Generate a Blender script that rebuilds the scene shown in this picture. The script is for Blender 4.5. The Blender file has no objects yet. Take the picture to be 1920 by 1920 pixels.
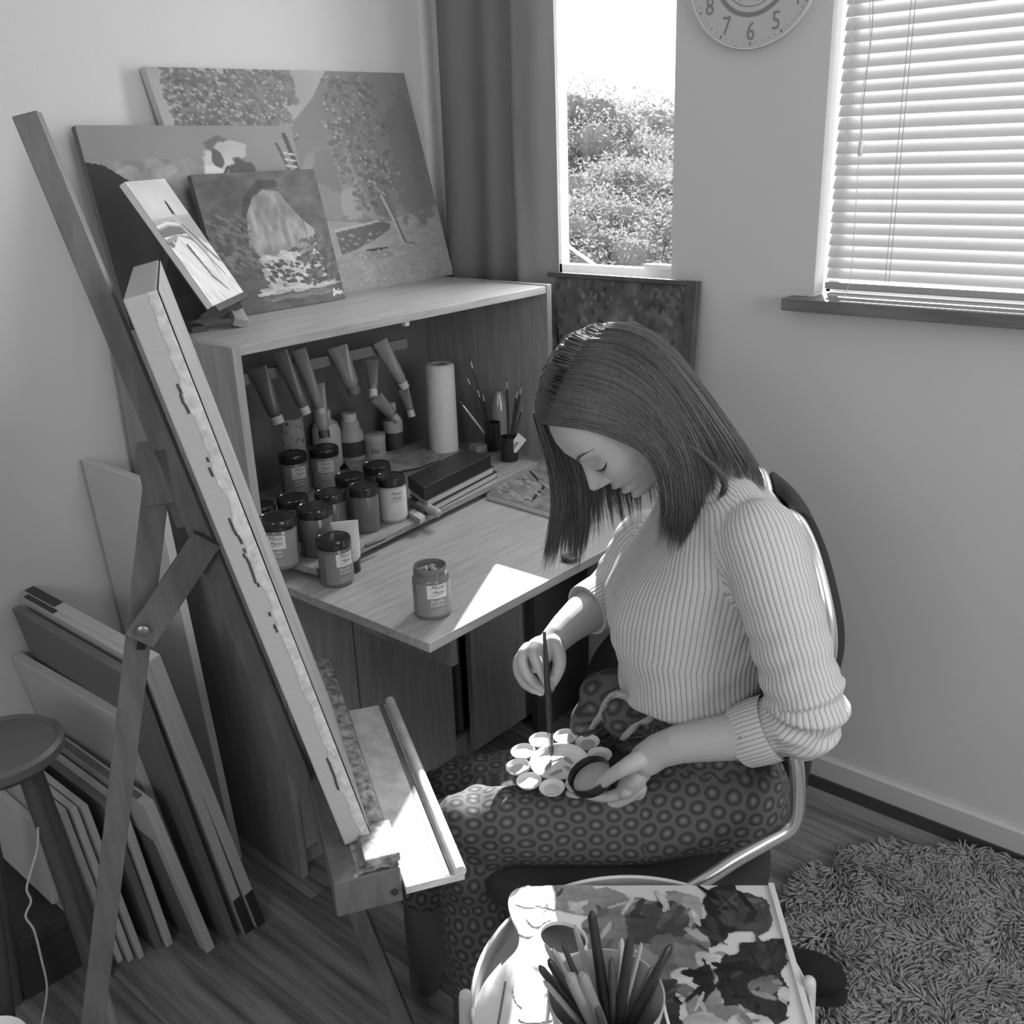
import bpy, bmesh, math, random
import numpy as np
from mathutils import Vector, Matrix
random.seed(7); RNG = np.random.default_rng(7)
S = bpy.context.scene; COL = S.collection
V = lambda *a: np.array(a, float)
nrm = lambda v: v / max(np.linalg.norm(v), 1e-9)
rad = math.radians
# ------------------------------------------------------------------ camera, sky, sun, exposure
CAM = V(0, 0, 1.52); FPX = 1858.24
_p, _y, _r = rad(20.1968), rad(41.4063), rad(-2.1246)
FW = V(-math.sin(_y)*math.cos(_p), math.cos(_y)*math.cos(_p), -math.sin(_p))
_a = nrm(np.cross(FW, V(0, 0, 1))); _b = np.cross(_a, FW)
RT = math.cos(_r)*_a + math.sin(_r)*_b; UP = -math.sin(_r)*_a + math.cos(_r)*_b
cd = bpy.data.cameras.new('camera'); cam = bpy.data.objects.new('camera', cd); COL.objects.link(cam)
cd.sensor_width = 36; cd.lens = 36*FPX/1920; cd.clip_start = .02; cd.clip_end = 300
cam.matrix_world = Matrix(((RT[0], UP[0], -FW[0], CAM[0]), (RT[1], UP[1], -FW[1], CAM[1]), (RT[2], UP[2], -FW[2], CAM[2]), (0, 0, 0, 1)))
S.camera = cam
w = bpy.data.worlds.new('sky'); S.world = w; w.use_nodes = True
w.node_tree.nodes['Background'].inputs[0].default_value = (1, 1, 1, 1)
w.node_tree.nodes['Background'].inputs[1].default_value = 2.6
SUN_AZ, SUN_EL = rad(27.5), rad(31.8)
SUND = V(math.sin(SUN_AZ)*math.cos(SUN_EL), -math.cos(SUN_AZ)*math.cos(SUN_EL), -math.sin(SUN_EL))
sl = bpy.data.lights.new('sun', 'SUN'); sl.energy = 26; sl.angle = rad(.6)
so = bpy.data.objects.new('sun', sl); COL.objects.link(so)
so.rotation_euler = Vector(SUND).to_track_quat('-Z', 'Y').to_euler(); so.location = (-4, 8, 6)
def area(name, loc, d, sx, sy, e):                  # light panel: daylight at the narrow window, added fill at unseen openings
    l = bpy.data.lights.new(name, 'AREA'); l.shape = 'RECTANGLE'; l.size = sx; l.size_y = sy; l.energy = e
    o = bpy.data.objects.new(name, l); COL.objects.link(o); o.location = loc
    o.rotation_euler = Vector(d).to_track_quat('-Z', 'Y').to_euler(); return o
area('added_rear_fill', (.15, -1.36, 1.8), (-.1, 1, -.12), .95, .6, 13)  # fill panel added behind the camera to brighten the room
area('added_right_fill', (1.46, .9, 1.6), (-1, .05, -.12), 1.3, 1.2, 20)  # fill panel added out of view on the right
area('daylight_narrow_window', (-1.458, 2.2, 1.7), (.05, -1, -.15), .33, .9, 17)
S.view_settings.view_transform = 'Standard'; S.view_settings.look = 'None'
S.view_settings.exposure = 0; S.view_settings.gamma = 1; S.view_settings.use_curve_mapping = False
# ------------------------------------------------------------------ measuring helpers (pixel of the 1920 frame + a known plane -> point of the room)
def ray(x, y): return RT*(x-960)/FPX - UP*(y-960)/FPX + FW
def onp(x, y, n, d):
    r = ray(x, y); return CAM + r*((d - CAM@n)/(r@n))
def onz(x, y, z): return onp(x, y, V(0, 0, 1), z)
def onx(x, y, X): return onp(x, y, V(1, 0, 0), X)
def ony(x, y, Y): return onp(x, y, V(0, 1, 0), Y)
# ------------------------------------------------------------------ materials (all grey: the photograph is black and white)
MATS = {}
def g4(v): return (v, v, v, 1)
def mat(name, v=.5, rough=.55, kind=None, v2=None, sc=(1, 1, 1), metal=0, bump=.0, spec=.5, **k):
    if name in MATS: return MATS[name]
    m = bpy.data.materials.new(name); m.use_nodes = True; MATS[name] = m
    T = m.node_tree; N = T.nodes; Lk = T.links; B = N['Principled BSDF']
    B.inputs['Base Color'].default_value = g4(v); B.inputs['Roughness'].default_value = rough
    B.inputs['Metallic'].default_value = metal; B.inputs['Specular IOR Level'].default_value = spec
    v2 = v*.7 if v2 is None else v2
    tc = N.new('ShaderNodeTexCoord')
    def noise(scale, scv, det=4, ro=.6):
        mp = N.new('ShaderNodeMapping'); mp.inputs['Scale'].default_value = scv; Lk.new(tc.outputs['Object'], mp.inputs[0])
        n = N.new('ShaderNodeTexNoise'); n.inputs['Scale'].default_value = scale; n.inputs['Detail'].default_value = det; n.inputs['Roughness'].default_value = ro
        Lk.new(mp.outputs[0], n.inputs['Vector']); return n, mp
    def ramp(src, a, b, pa=.35, pb=.65):
        r = N.new('ShaderNodeValToRGB'); r.color_ramp.elements[0].color = g4(a); r.color_ramp.elements[1].color = g4(b)
        r.color_ramp.elements[0].position = pa; r.color_ramp.elements[1].position = pb; Lk.new(src, r.inputs[0]); return r
    def bumpn(src, st, dist=.001):
        b = N.new('ShaderNodeBump'); b.inputs['Strength'].default_value = st; b.inputs['Distance'].default_value = dist
        Lk.new(src, b.inputs['Height']); Lk.new(b.outputs[0], B.inputs['Normal']); return b
    if kind == 'wood':
        n, mp = noise(k.get('scale', 6), sc, 6, .65); r = ramp(n.outputs[0], v2, v); Lk.new(r.outputs[0], B.inputs['Base Color'])
        if k.get('rnd'):
            oi = N.new('ShaderNodeObjectInfo'); ad = N.new('ShaderNodeVectorMath'); ad.operation = 'ADD'
            sx = N.new('ShaderNodeVectorMath'); sx.operation = 'SCALE'; sx.inputs[0].default_value = (7, 13, 5); Lk.new(oi.outputs['Random'], sx.inputs['Scale'])
            Lk.new(tc.outputs['Object'], ad.inputs[0]); Lk.new(sx.outputs[0], ad.inputs[1]); Lk.new(ad.outputs[0], mp.inputs[0])
        bumpn(n.outputs[0], .15)
    elif kind == 'noise':
        n, _ = noise(k.get('scale', 60), sc); r = ramp(n.outputs[0], v2, v, .3, .7); Lk.new(r.outputs[0], B.inputs['Base Color'])
        if bump: bumpn(n.outputs[0], bump)
    elif kind == 'wall':
        n, _ = noise(220, (1, 1, 1), 2); bumpn(n.outputs[0], .25, .0008)
    elif kind == 'fabric':
        n, _ = noise(900, sc, 1); r = ramp(n.outputs[0], v2, v, .3, .7); Lk.new(r.outputs[0], B.inputs['Base Color']); bumpn(n.outputs[0], .3, .0005)
    elif kind == 'attr':
        a = N.new('ShaderNodeAttribute'); a.attribute_name = 'Col'; Lk.new(a.outputs['Color'], B.inputs['Base Color'])
        n, _ = noise(400, (1, 1, 1), 3); bumpn(n.outputs[0], .3, .0006)
    elif kind == 'knit':
        uv = N.new('ShaderNodeUVMap'); uv.uv_map = 'uv'; sp = N.new('ShaderNodeSeparateXYZ'); Lk.new(uv.outputs[0], sp.inputs[0])
        nz, _ = noise(5, (1, 1, 1), 1); ad = N.new('ShaderNodeMath'); ad.operation = 'MULTIPLY_ADD'; ad.inputs[1].default_value = .006
        Lk.new(nz.outputs[0], ad.inputs[0]); Lk.new(sp.outputs[0], ad.inputs[2])
        mu = N.new('ShaderNodeMath'); mu.operation = 'MULTIPLY'; mu.inputs[1].default_value = 2*math.pi/k.get('period', .0065); Lk.new(ad.outputs[0], mu.inputs[0])
        si = N.new('ShaderNodeMath'); si.operation = 'SINE'; Lk.new(mu.outputs[0], si.inputs[0])
        r = ramp(si.outputs[0], v2, v, .0, .5); 
        mr = N.new('ShaderNodeMath'); mr.operation = 'MULTIPLY_ADD'; mr.inputs[1].default_value = .5; mr.inputs[2].default_value = .5; Lk.new(si.outputs[0], mr.inputs[0])
        pw = N.new('ShaderNodeMath'); pw.operation = 'POWER'; pw.inputs[1].default_value = .45; Lk.new(mr.outputs[0], pw.inputs[0]); Lk.new(pw.outputs[0], r.inputs[0])
        Lk.new(r.outputs[0], B.inputs['Base Color']); bumpn(pw.outputs[0], .6, .0016)  # shade of the rib grooves also goes into the base colour
    elif kind == 'rings':
        uv = N.new('ShaderNodeUVMap'); uv.uv_map = 'uv'; prev = None
        def M(op, a=None, b=None):
            x = N.new('ShaderNodeMath'); x.operation = op
            for i, q in enumerate((a, b)):
                if q is None: continue
                if isinstance(q, (int, float)): x.inputs[i].default_value = q
                else: Lk.new(q, x.inputs[i])
            return x.outputs[0]
        ns, _ = noise(7, (1, 1, 1), 2); nv = N.new('ShaderNodeVectorMath'); nv.operation = 'SCALE'; nv.inputs['Scale'].default_value = .030
        Lk.new(ns.outputs['Color'], nv.inputs[0]); ua = N.new('ShaderNodeVectorMath'); Lk.new(uv.outputs[0], ua.inputs[0]); Lk.new(nv.outputs[0], ua.inputs[1])
        sp = N.new('ShaderNodeSeparateXYZ'); Lk.new(ua.outputs[0], sp.inputs[0]); px, py = .0305, .0528
        ds = []; us = []
        for ox, oy in ((0, 0), (.5, .5)):
            u_ = M('SUBTRACT', M('FRACT', M('ADD', M('DIVIDE', sp.outputs[0], px), 40+ox)), .5); v_ = M('SUBTRACT', M('FRACT', M('ADD', M('DIVIDE', sp.outputs[1], py), 40+oy)), .5)
            u_ = M('MULTIPLY', u_, px); v_ = M('MULTIPLY', v_, py)
            ds.append(M('SQRT', M('ADD', M('MULTIPLY', u_, u_), M('MULTIPLY', v_, v_)))); us.append(M('ARCTAN2', v_, u_))
        d = M('MINIMUM', ds[0], ds[1]); sel = M('LESS_THAN', ds[0], ds[1])
        an = M('ADD', M('MULTIPLY', us[0], sel), M('MULTIPLY', us[1], M('SUBTRACT', 1, sel)))
        star = M('MULTIPLY', M('MULTIPLY', M('COSINE', M('MULTIPLY', an, 6)), .0012), M('LESS_THAN', d, .005))
        r = N.new('ShaderNodeValToRGB'); cr = r.color_ramp; cr.interpolation = 'LINEAR'
        Lk.new(M('DIVIDE', M('ADD', d, star), .02), r.inputs[0])
        bg, dk, lt, mid = v, v2, v*1.9, v*1.1
        els = [(0, lt), (.09, lt*.95), (.16, mid), (.30, mid*.9), (.36, dk), (.58, dk*1.1), (.63, bg)]
        cr.elements[0].position, cr.elements[0].color = els[0][0], g4(els[0][1]); cr.elements[1].position, cr.elements[1].color = els[-1][0], g4(els[-1][1])
        for p_, c_ in els[1:-1]: cr.elements.new(p_).color = g4(c_)
        Lk.new(r.outputs[0], B.inputs['Base Color']); n, _ = noise(700, (1, 1, 1), 1); bumpn(n.outputs[0], .3, .0005)
    elif kind == 'check':
        uv = N.new('ShaderNodeUVMap'); uv.uv_map = 'uv'; c = N.new('ShaderNodeTexChecker'); c.inputs['Scale'].default_value = k.get('scale', 500)
        c.inputs['Color1'].default_value = g4(v); c.inputs['Color2'].default_value = g4(v2); Lk.new(uv.outputs[0], c.inputs['Vector']); Lk.new(c.outputs[0], B.inputs['Base Color'])
    if kind == 'glass':
        out = N['Material Output']; t = N.new('ShaderNodeBsdfTransparent'); gl = N.new('ShaderNodeBsdfGlossy'); gl.inputs['Roughness'].default_value = .02
        mx = N.new('ShaderNodeMixShader'); mx.inputs[0].default_value = k.get('mix', .06); t.inputs[0].default_value = g4(v); gl.inputs[0].default_value = g4(.8)
        Lk.new(t.outputs[0], mx.inputs[1]); Lk.new(gl.outputs[0], mx.inputs[2]); Lk.new(mx.outputs[0], out.inputs[0])
    if k.get('trans'):
        out = N['Material Output']; t = N.new('ShaderNodeBsdfTranslucent'); t.inputs[0].default_value = g4(k['tv']); mx = N.new('ShaderNodeMixShader'); mx.inputs[0].default_value = k['trans']
        Lk.new(B.outputs[0], mx.inputs[1]); Lk.new(t.outputs[0], mx.inputs[2]); Lk.new(mx.outputs[0], out.inputs[0])
    return m
# ------------------------------------------------------------------ mesh builder
class G:
    def __init__(s): s.v = []; s.f = []; s.c = None
    def add(s, vs, fs):
        o = len(s.v); s.v += [tuple(map(float, q)) for q in vs]; s.f += [tuple(i+o for i in q) for q in fs]; return s
    def obox(s, p, a, b, c):           # corner + three edge vectors
        p, a, b, c = map(np.asarray, (p, a, b, c)); vs = [p, p+a, p+a+b, p+b, p+c, p+a+c, p+a+b+c, p+b+c]
        fs = [(0, 3, 2, 1), (4, 5, 6, 7), (0, 1, 5, 4), (1, 2, 6, 5), (2, 3, 7, 6), (3, 0, 4, 7)]
        if np.dot(np.cross(a, b), c) < 0: fs = [q[::-1] for q in fs]
        return s.add(vs, fs)
    def box(s, x0, x1, y0, y1, z0, z1): return s.obox(V(x0, y0, z0), V(x1-x0, 0, 0), V(0, y1-y0, 0), V(0, 0, z1-z0))
    def cbox(s, c, ax, ay, az, sx, sy, sz): return s.obox(np.asarray(c)-ax*sx/2-ay*sy/2-az*sz/2, ax*sx, ay*sy, az*sz)
    def beam(s, p, q, side, wd, th):   # bar from p to q; side = direction of its width
        p, q = np.asarray(p), np.asarray(q); d = nrm(q-p); side = nrm(side-d*(side@d)); t = np.cross(d, side)
        return s.obox(p-side*wd/2-t*th/2, q-p, side*wd, t*th)
    def loft(s, rings, cap=True, closed=True):
        n = len(rings[0]); vs = [p for r in rings for p in r]; fs = []
        for i in range(len(rings)-1):
            for j in range(n if closed else n-1): k = (j+1) % n; fs.append((i*n+j, i*n+k, (i+1)*n+k, (i+1)*n+j))
        if cap: fs.append(tuple(range(n))[::-1]); fs.append(tuple((len(rings)-1)*n+j for j in range(n)))
        return s.add(vs, fs)
    def tube(s, pts, r, n=10, cap=True, flat=1., ref=None, dome=False):
        pts = [np.asarray(p, float) for p in pts]; m = len(pts); r = [r]*m if np.isscalar(r) else list(r)
        if dome:
            d0 = nrm(pts[0]-pts[1]); d1 = nrm(pts[-1]-pts[-2])
            P0 = [pts[0]+d0*r[0]*q for q in (.95, .75, .4)]; P1 = [pts[-1]+d1*r[-1]*q for q in (.4, .75, .95)]
            R0 = [r[0]*q for q in (.3, .66, .91)]; R1 = [r[-1]*q for q in (.91, .66, .3)]
            pts = P0+pts+P1; r = R0+r+R1; m = len(pts)
        t = [nrm(pts[min(i+1, m-1)]-pts[max(i-1, 0)]) for i in range(m)]
        u = ref if ref is not None else (V(0, 0, 1) if abs(t[0][2]) < .9 else V(1, 0, 0))
        rings = []
        for i in range(m):
            u = nrm(u - t[i]*(u@t[i])); b = np.cross(t[i], u)
            rings.append([pts[i]+(u*math.cos(a)+b*math.sin(a)*flat)*r[i] for a in (2*math.pi*j/n for j in range(n))])
        return s.loft(rings, cap)
    def lathe(s, prof, c, n=24, ax=V(0, 0, 1), cap=True):
        u = nrm(np.cross(ax, V(.31, .9, .2))); b = np.cross(ax, u); c = np.asarray(c)
        return s.loft([[c+ax*z+(u*math.cos(a)+b*math.sin(a))*r for a in (2*math.pi*j/n for j in range(n))] for r, z in prof], cap)
    def ell(s, c, rx, ry, rz, ax=None, n=20, m=12):
        A = np.eye(3) if ax is None else np.array(ax); rings = []
        for i in range(m+1):
            th = math.pi*(i+.02)/(m+.04); rings.append([np.asarray(c)+A[0]*rx*math.sin(th)*math.cos(a)+A[1]*ry*math.sin(th)*math.sin(a)-A[2]*rz*math.cos(th) for a in (2*math.pi*j/n for j in range(n))])
        return s.loft(rings)
    def grid(s, P, mask=None):         # P: (ny,nx,3)
        ny, nx = P.shape[:2]; o = len(s.v); s.v += list(map(tuple, P.reshape(-1, 3)))
        for i in range(ny-1):
            for j in range(nx-1):
                if mask is None or mask[i, j]: s.f.append((o+i*nx+j, o+i*nx+j+1, o+(i+1)*nx+j+1, o+(i+1)*nx+j))
        return s
def curve(pts, n=8):                   # Catmull-Rom through the points
    P = [np.asarray(p, float) for p in pts]; P = [2*P[0]-P[1]]+P+[2*P[-1]-P[-2]]; out = []
    for i in range(1, len(P)-2):
        for k in range(n):
            t = k/n; out.append(.5*((2*P[i])+(P[i+1]-P[i-1])*t+(2*P[i-1]-5*P[i]+4*P[i+1]-P[i+2])*t*t+(3*P[i]-P[i-1]-3*P[i+1]+P[i+2])*t**3))
    out.append(P[-2]); return out
def mesh_of(g, org=(0, 0, 0), smooth=None):
    me = bpy.data.meshes.new('m'); v = np.array(g.v, dtype=float)-np.asarray(org)
    me.from_pydata(v.tolist(), [], g.f); me.validate(); me.update()
    if smooth is not None:
        me.shade_smooth(); me.set_sharp_from_angle(angle=rad(smooth))
    if g.c is not None:
        ca = me.color_attributes.new('Col', 'FLOAT_COLOR', 'POINT'); c = np.ones((len(v), 4)); c[:, :3] = np.asarray(g.c).reshape(-1, 1)
        ca.data.foreach_set('color', c.ravel())
    return me
def org_of(o): return V(*o.location) if o is not None else V(0, 0, 0)
def worg(o):
    p = V(0, 0, 0)
    while o is not None: p = p+V(*o.location); o = o.parent
    return p
def thing(name, label, cat, loc, group=None):
    o = bpy.data.objects.new(name, None); COL.objects.link(o); o.location = tuple(map(float, loc)); o.empty_display_size = .05
    o['label'] = label; o['category'] = cat
    if group: o['group'] = group
    return o
def part(name, g, m, parent=None, smooth=None, bevel=0, label=None, kind=None, org=None):
    """one mesh object; as a child its own origin sits at the parent's; as a top-level one at its base centre"""
    me = g if isinstance(g, bpy.types.Mesh) else None
    if me is None:
        v = np.array(g.v); base = worg(parent) if parent is not None else (V(0, 0, 0) if org is None else np.asarray(org))
        if parent is None and org is None: base = V((v[:, 0].min()+v[:, 0].max())/2, (v[:, 1].min()+v[:, 1].max())/2, v[:, 2].min())
        me = mesh_of(g, base, smooth)
    else: base = worg(parent) if org is None else org
    o = bpy.data.objects.new(name, me); me.name = name; COL.objects.link(o)
    if parent is None: o.location = tuple(map(float, base))
    else: o.parent = parent
    me.materials.clear(); me.materials.append(m)
    if bevel:
        b = o.modifiers.new('bevel', 'BEVEL'); b.width = bevel; b.segments = 2; b.limit_method = 'ANGLE'
    if label: o['label'] = label
    if kind: o['kind'] = kind
    return o
def tag(o, label, cat, group=None, kind=None):
    o['label'] = label; o['category'] = cat
    if group: o['group'] = group
    if kind: o['kind'] = kind
    return o
def struct(name, g, m, label=None, **k):
    o = part(name, g, m, kind='structure', **k)
    if label: o['label'] = label
    return o
def copy_tree(o, loc=None, label=None, parent=None):
    c = o.copy(); COL.objects.link(c)
    if parent is not None: c.parent = parent
    if loc is not None: c.location = tuple(map(float, loc))
    if label: c['label'] = label
    for ch in list(o.children): copy_tree(ch, parent=c)
    return c
def fuse(g, voxel, it=4, fac=.5, disp=None):      # union of closed pieces -> one continuous smooth skin (world coordinates)
    me = mesh_of(g); o = bpy.data.objects.new('tmp', me); COL.objects.link(o)
    r = o.modifiers.new('r', 'REMESH'); r.mode = 'VOXEL'; r.voxel_size = voxel
    if it: q = o.modifiers.new('s', 'SMOOTH'); q.iterations = it; q.factor = fac
    dg = bpy.context.evaluated_depsgraph_get(); dg.update(); m2 = bpy.data.meshes.new_from_object(o.evaluated_get(dg))
    bpy.data.objects.remove(o); bpy.data.meshes.remove(me)
    n = len(m2.vertices); v = np.zeros(n*3); m2.vertices.foreach_get('co', v); v = v.reshape(-1, 3)
    if disp is not None:
        nn = np.zeros(n*3); m2.vertices.foreach_get('normal', nn); v = disp(v, nn.reshape(-1, 3))
    fs = [tuple(p.vertices) for p in m2.polygons]; bpy.data.meshes.remove(m2)
    out = G(); out.v = v; out.f = fs; return out
def joinG(*gs):
    vs = []; fs = []; o = 0
    for g in gs:
        a = np.array(g.v); vs.append(a); fs += [tuple(i+o for i in f) for f in g.f]; o += len(a)
    out = G(); out.v = np.vstack(vs); out.f = fs; return out
def uv_chains(o, chains, base):        # UVs (metres) around the nearest bone chain; each face belongs to one chain
    me = o.data; n = len(me.vertices); v = np.zeros(n*3); me.vertices.foreach_get('co', v); v = v.reshape(-1, 3)+base
    nf = len(me.polygons); ls = np.zeros(nf, int); lt = np.zeros(nf, int); me.polygons.foreach_get('loop_start', ls); me.polygons.foreach_get('loop_total', lt)
    nl = len(me.loops); lv = np.zeros(nl, int); me.loops.foreach_get('vertex_index', lv)
    fc = np.repeat(np.arange(nf), lt); cen = np.zeros((nf, 3)); np.add.at(cen, fc, v[lv]); cen /= lt[:, None]
    best = np.full(nf, 1e9); seg = np.zeros(nf, int); segs = []
    for ch, R, ref in chains:
        s0 = 0; u = ref
        for a, b in zip(ch[:-1], ch[1:]):
            d = b-a; L_ = np.linalg.norm(d); t = d/L_; u = nrm(u-t*(u@t)); w_ = np.cross(t, u)
            k = np.clip(((cen-a)@t)/L_, 0, 1); dist = np.linalg.norm(cen-a-k[:, None]*d, axis=1)/R
            up = dist < best; best[up] = dist[up]; seg[up] = len(segs); segs.append((a, t, u, w_, s0, R)); s0 += L_
    def prm(P, sg):
        A = np.array([x[0] for x in segs])[sg]; T = np.array([x[1] for x in segs])[sg]; U = np.array([x[2] for x in segs])[sg]; W = np.array([x[3] for x in segs])[sg]
        s0 = np.array([x[4] for x in segs])[sg]; d = P-A
        return np.arctan2((d*W).sum(1), (d*U).sum(1)), s0+(d*T).sum(1)
    ca, _ = prm(cen, seg); la, lsg = prm(v[lv], seg[fc]); la = ca[fc]+(la-ca[fc]+math.pi) % (2*math.pi)-math.pi
    R = np.array([x[5] for x in segs])[seg[fc]]; uv = me.uv_layers.new(name='uv'); uv.data.foreach_set('uv', np.stack([la*R, lsg], 1).ravel())
def uv_strip(me, ncols, us, vs): pass
def plate(outline, holes, z0, z1):     # flat board from outlines in XY (metres)
    cu = bpy.data.curves.new('c', 'CURVE'); cu.dimensions = '2D'; cu.fill_mode = 'BOTH'; cu.extrude = (z1-z0)/2
    for pl in [outline]+holes:
        sp = cu.splines.new('POLY'); sp.points.add(len(pl)-1); sp.use_cyclic_u = True
        for i, p in enumerate(pl): sp.points[i].co = (p[0], p[1], 0, 1)
    o = bpy.data.objects.new('t', cu); COL.objects.link(o); dg = bpy.context.evaluated_depsgraph_get(); dg.update()
    m = bpy.data.meshes.new_from_object(o.evaluated_get(dg)); bpy.data.objects.remove(o)
    g = G(); g.v = [(v.co.x, v.co.y, v.co.z+(z0+z1)/2) for v in m.vertices]; g.f = [tuple(p.vertices) for p in m.polygons]; bpy.data.meshes.remove(m); return g
def text(s, size, fn, ital=0, ext=.0002, align='CENTER'):   # lettering as a mesh; fn maps (x,y,z) of the line to the world
    cu = bpy.data.curves.new('t', 'FONT'); cu.body = s; cu.size = size; cu.align_x = align; cu.extrude = ext; cu.shear = ital; cu.resolution_u = 2
    o = bpy.data.objects.new('t', cu); COL.objects.link(o); dg = bpy.context.evaluated_depsgraph_get(); dg.update()
    m = bpy.data.meshes.new_from_object(o.evaluated_get(dg)); bpy.data.objects.remove(o)
    g = G(); g.v = [tuple(fn(*v.co)) for v in m.vertices]; g.f = [tuple(p.vertices) for p in m.polygons]; bpy.data.meshes.remove(m); return g
# ------------------------------------------------------------------ numpy painting
def vn(h, w_, cy, cx, seed, octv=3, pers=.5):
    r = np.random.default_rng(seed); out = np.zeros((h, w_)); amp = 1; tot = 0
    for o in range(octv):
        a = r.random((int(cy)+2, int(cx)+2)); y = np.linspace(0, cy, h, endpoint=False); x = np.linspace(0, cx, w_, endpoint=False)
        yi, xi = y.astype(int), x.astype(int); fy, fx = y-yi, x-xi; fy = fy*fy*(3-2*fy); fx = fx*fx*(3-2*fx)
        A = a[np.ix_(yi, xi)]; B = a[np.ix_(yi, xi+1)]; C = a[np.ix_(yi+1, xi)]; D = a[np.ix_(yi+1, xi+1)]
        out += amp*((A*(1-fx)+B*fx)*(1-fy[:, None])+(C*(1-fx)+D*fx)*fy[:, None]); tot += amp; amp *= pers; cy *= 2; cx *= 2
    return out/tot
class Pic:
    def __init__(s, h, w_, v=.5): s.h, s.w = h, w_; s.a = np.full((h, w_), float(v)); s.Y, s.X = np.mgrid[0:h, 0:w_]; s.X = s.X/(w_-1); s.Y = s.Y/(h-1)
    def put(s, m, v): m = np.clip(m, 0, 1); s.a = s.a*(1-m)+v*m
    def poly(s, pts, v, soft=0, alpha=1.):
        c = np.zeros(s.a.shape, bool); n = len(pts)
        for i in range(n):
            x0, y0 = pts[i]; x1, y1 = pts[(i+1) % n]
            if y0 == y1: continue
            c ^= ((s.Y >= min(y0, y1)) & (s.Y < max(y0, y1)) & (s.X < x0+(s.Y-y0)*(x1-x0)/(y1-y0)))
        s.put(c*alpha, v)
    def line(s, pts, wd, v, alpha=1., asp=1.):
        for i in range(len(pts)-1):
            a, b = pts[i], pts[i+1]; dx, dy = b[0]-a[0], (b[1]-a[1])/asp; t = np.clip(((s.X-a[0])*dx+(s.Y-a[1])/asp*dy)/(dx*dx+dy*dy+1e-9), 0, 1)
            w0 = wd[0]+(wd[1]-wd[0])*(i+t)/(len(pts)-1) if isinstance(wd, tuple) else wd
            d = np.hypot(s.X-a[0]-t*dx, (s.Y-a[1])/asp-t*dy); s.put((d < w0)*alpha, v)
    def blob(s, x, y, rx, ry, v, alpha=1., noise=None, k=.5):
        d = np.hypot((s.X-x)/rx, (s.Y-y)/ry)
        if noise is not None: d = d+(noise-.5)*k*2
        s.put(np.clip((1.05-d)/.12, 0, 1)*alpha, v)
    def dabs(s, n, x0, x1, y0, y1, r, v0, v1, seed, asp=1., ang=None, ln=1):
        q = np.random.default_rng(seed)
        for _ in range(n):
            x, y = q.uniform(x0, x1), q.uniform(y0, y1); rr = r*q.uniform(.5, 1.3); v = q.uniform(v0, v1); a = ang if ang is not None else q.uniform(0, 3.14)
            i0, i1 = int(max(0, (y-3*rr*ln)*s.h)), int(min(s.h, (y+3*rr*ln)*s.h+1)); j0, j1 = int(max(0, (x-3*rr*ln)*s.w)), int(min(s.w, (x+3*rr*ln)*s.w+1))
            if i1 <= i0 or j1 <= j0: continue
            X, Y = s.X[i0:i1, j0:j1]-x, s.Y[i0:i1, j0:j1]-y; u = X*math.cos(a)+Y*math.sin(a); w_ = -X*math.sin(a)+Y*math.cos(a)
            m = ((u/(rr*ln))**2+(w_/rr)**2 < 1)*.8; s.a[i0:i1, j0:j1] = s.a[i0:i1, j0:j1]*(1-m)+v*m
def painted(name, pic, p00, ux, uy, off, parent, m, relief=.0006):   # p00 top-left, ux along the width, uy downwards, off = unit normal
    h, w_ = pic.a.shape; P = p00+ux*pic.X[..., None]+uy*pic.Y[..., None]+off*(.0006+relief*np.clip(pic.a, 0, 1))[..., None]
    g = G().grid(P); g.c = np.clip(pic.a, 0, 1).ravel()**2.2; return part(name, g, m, parent)
# ================================================================== SETTING
XW, YB, XR, YR_, ZC = -2.03, 2.055, 1.6, -1.5, 2.45
W1 = (-1.634, -1.283, 1.2095, 2.15); W2 = (-.925, .55, 1.2, 2.15)
wallm = mat('wall_paint', .54, .85, 'wall'); white = mat('white_paint', .72, .4); ceilm = mat('ceiling_paint', .8, .9, 'wall')
g = G()
for x0, x1, z0, z1 in ((XW-.12, W1[0], 0, ZC), (W1[0], W1[1], 0, W1[2]), (W1[0], W1[1], W1[3], ZC), (W1[1], W2[0], 0, ZC), (W2[0], W2[1], 0, W2[2]-.03), (W2[0], W2[1], W2[3], ZC), (W2[1], XR+.12, 0, ZC)):
    g.box(x0, x1, YB, YB+.045, z0, z1)
struct('wall_back', g, wallm, 'grey painted wall with the narrow window, the clock and the blind')
struct('wall_left', G().box(XW-.12, XW, YR_-.12, YB, 0, ZC), wallm, 'plain pale wall behind the paintings')
W3 = (-.35, .65, 1.45, 2.15); g = G()
for x0, x1, z0, z1 in ((XW, W3[0], 0, ZC), (W3[0], W3[1], 0, W3[2]), (W3[0], W3[1], W3[3], ZC), (W3[1], XR, 0, ZC)): g.box(x0, x1, YR_-.12, YR_, z0, z1)
struct('wall_rear', g, wallm)
W4 = (.25, 1.55, 1.0, 2.2); g = G()
for y0, y1, z0, z1 in ((YR_, W4[0], 0, ZC), (W4[0], W4[1], 0, W4[2]), (W4[0], W4[1], W4[3], ZC), (W4[1], YB, 0, ZC)): g.box(XR, XR+.12, y0, y1, z0, z1)
struct('wall_right', g, wallm)
struct('ceiling', G().box(XW-.12, XR+.12, YR_-.12, YB+.12, ZC, ZC+.1), ceilm)
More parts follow.
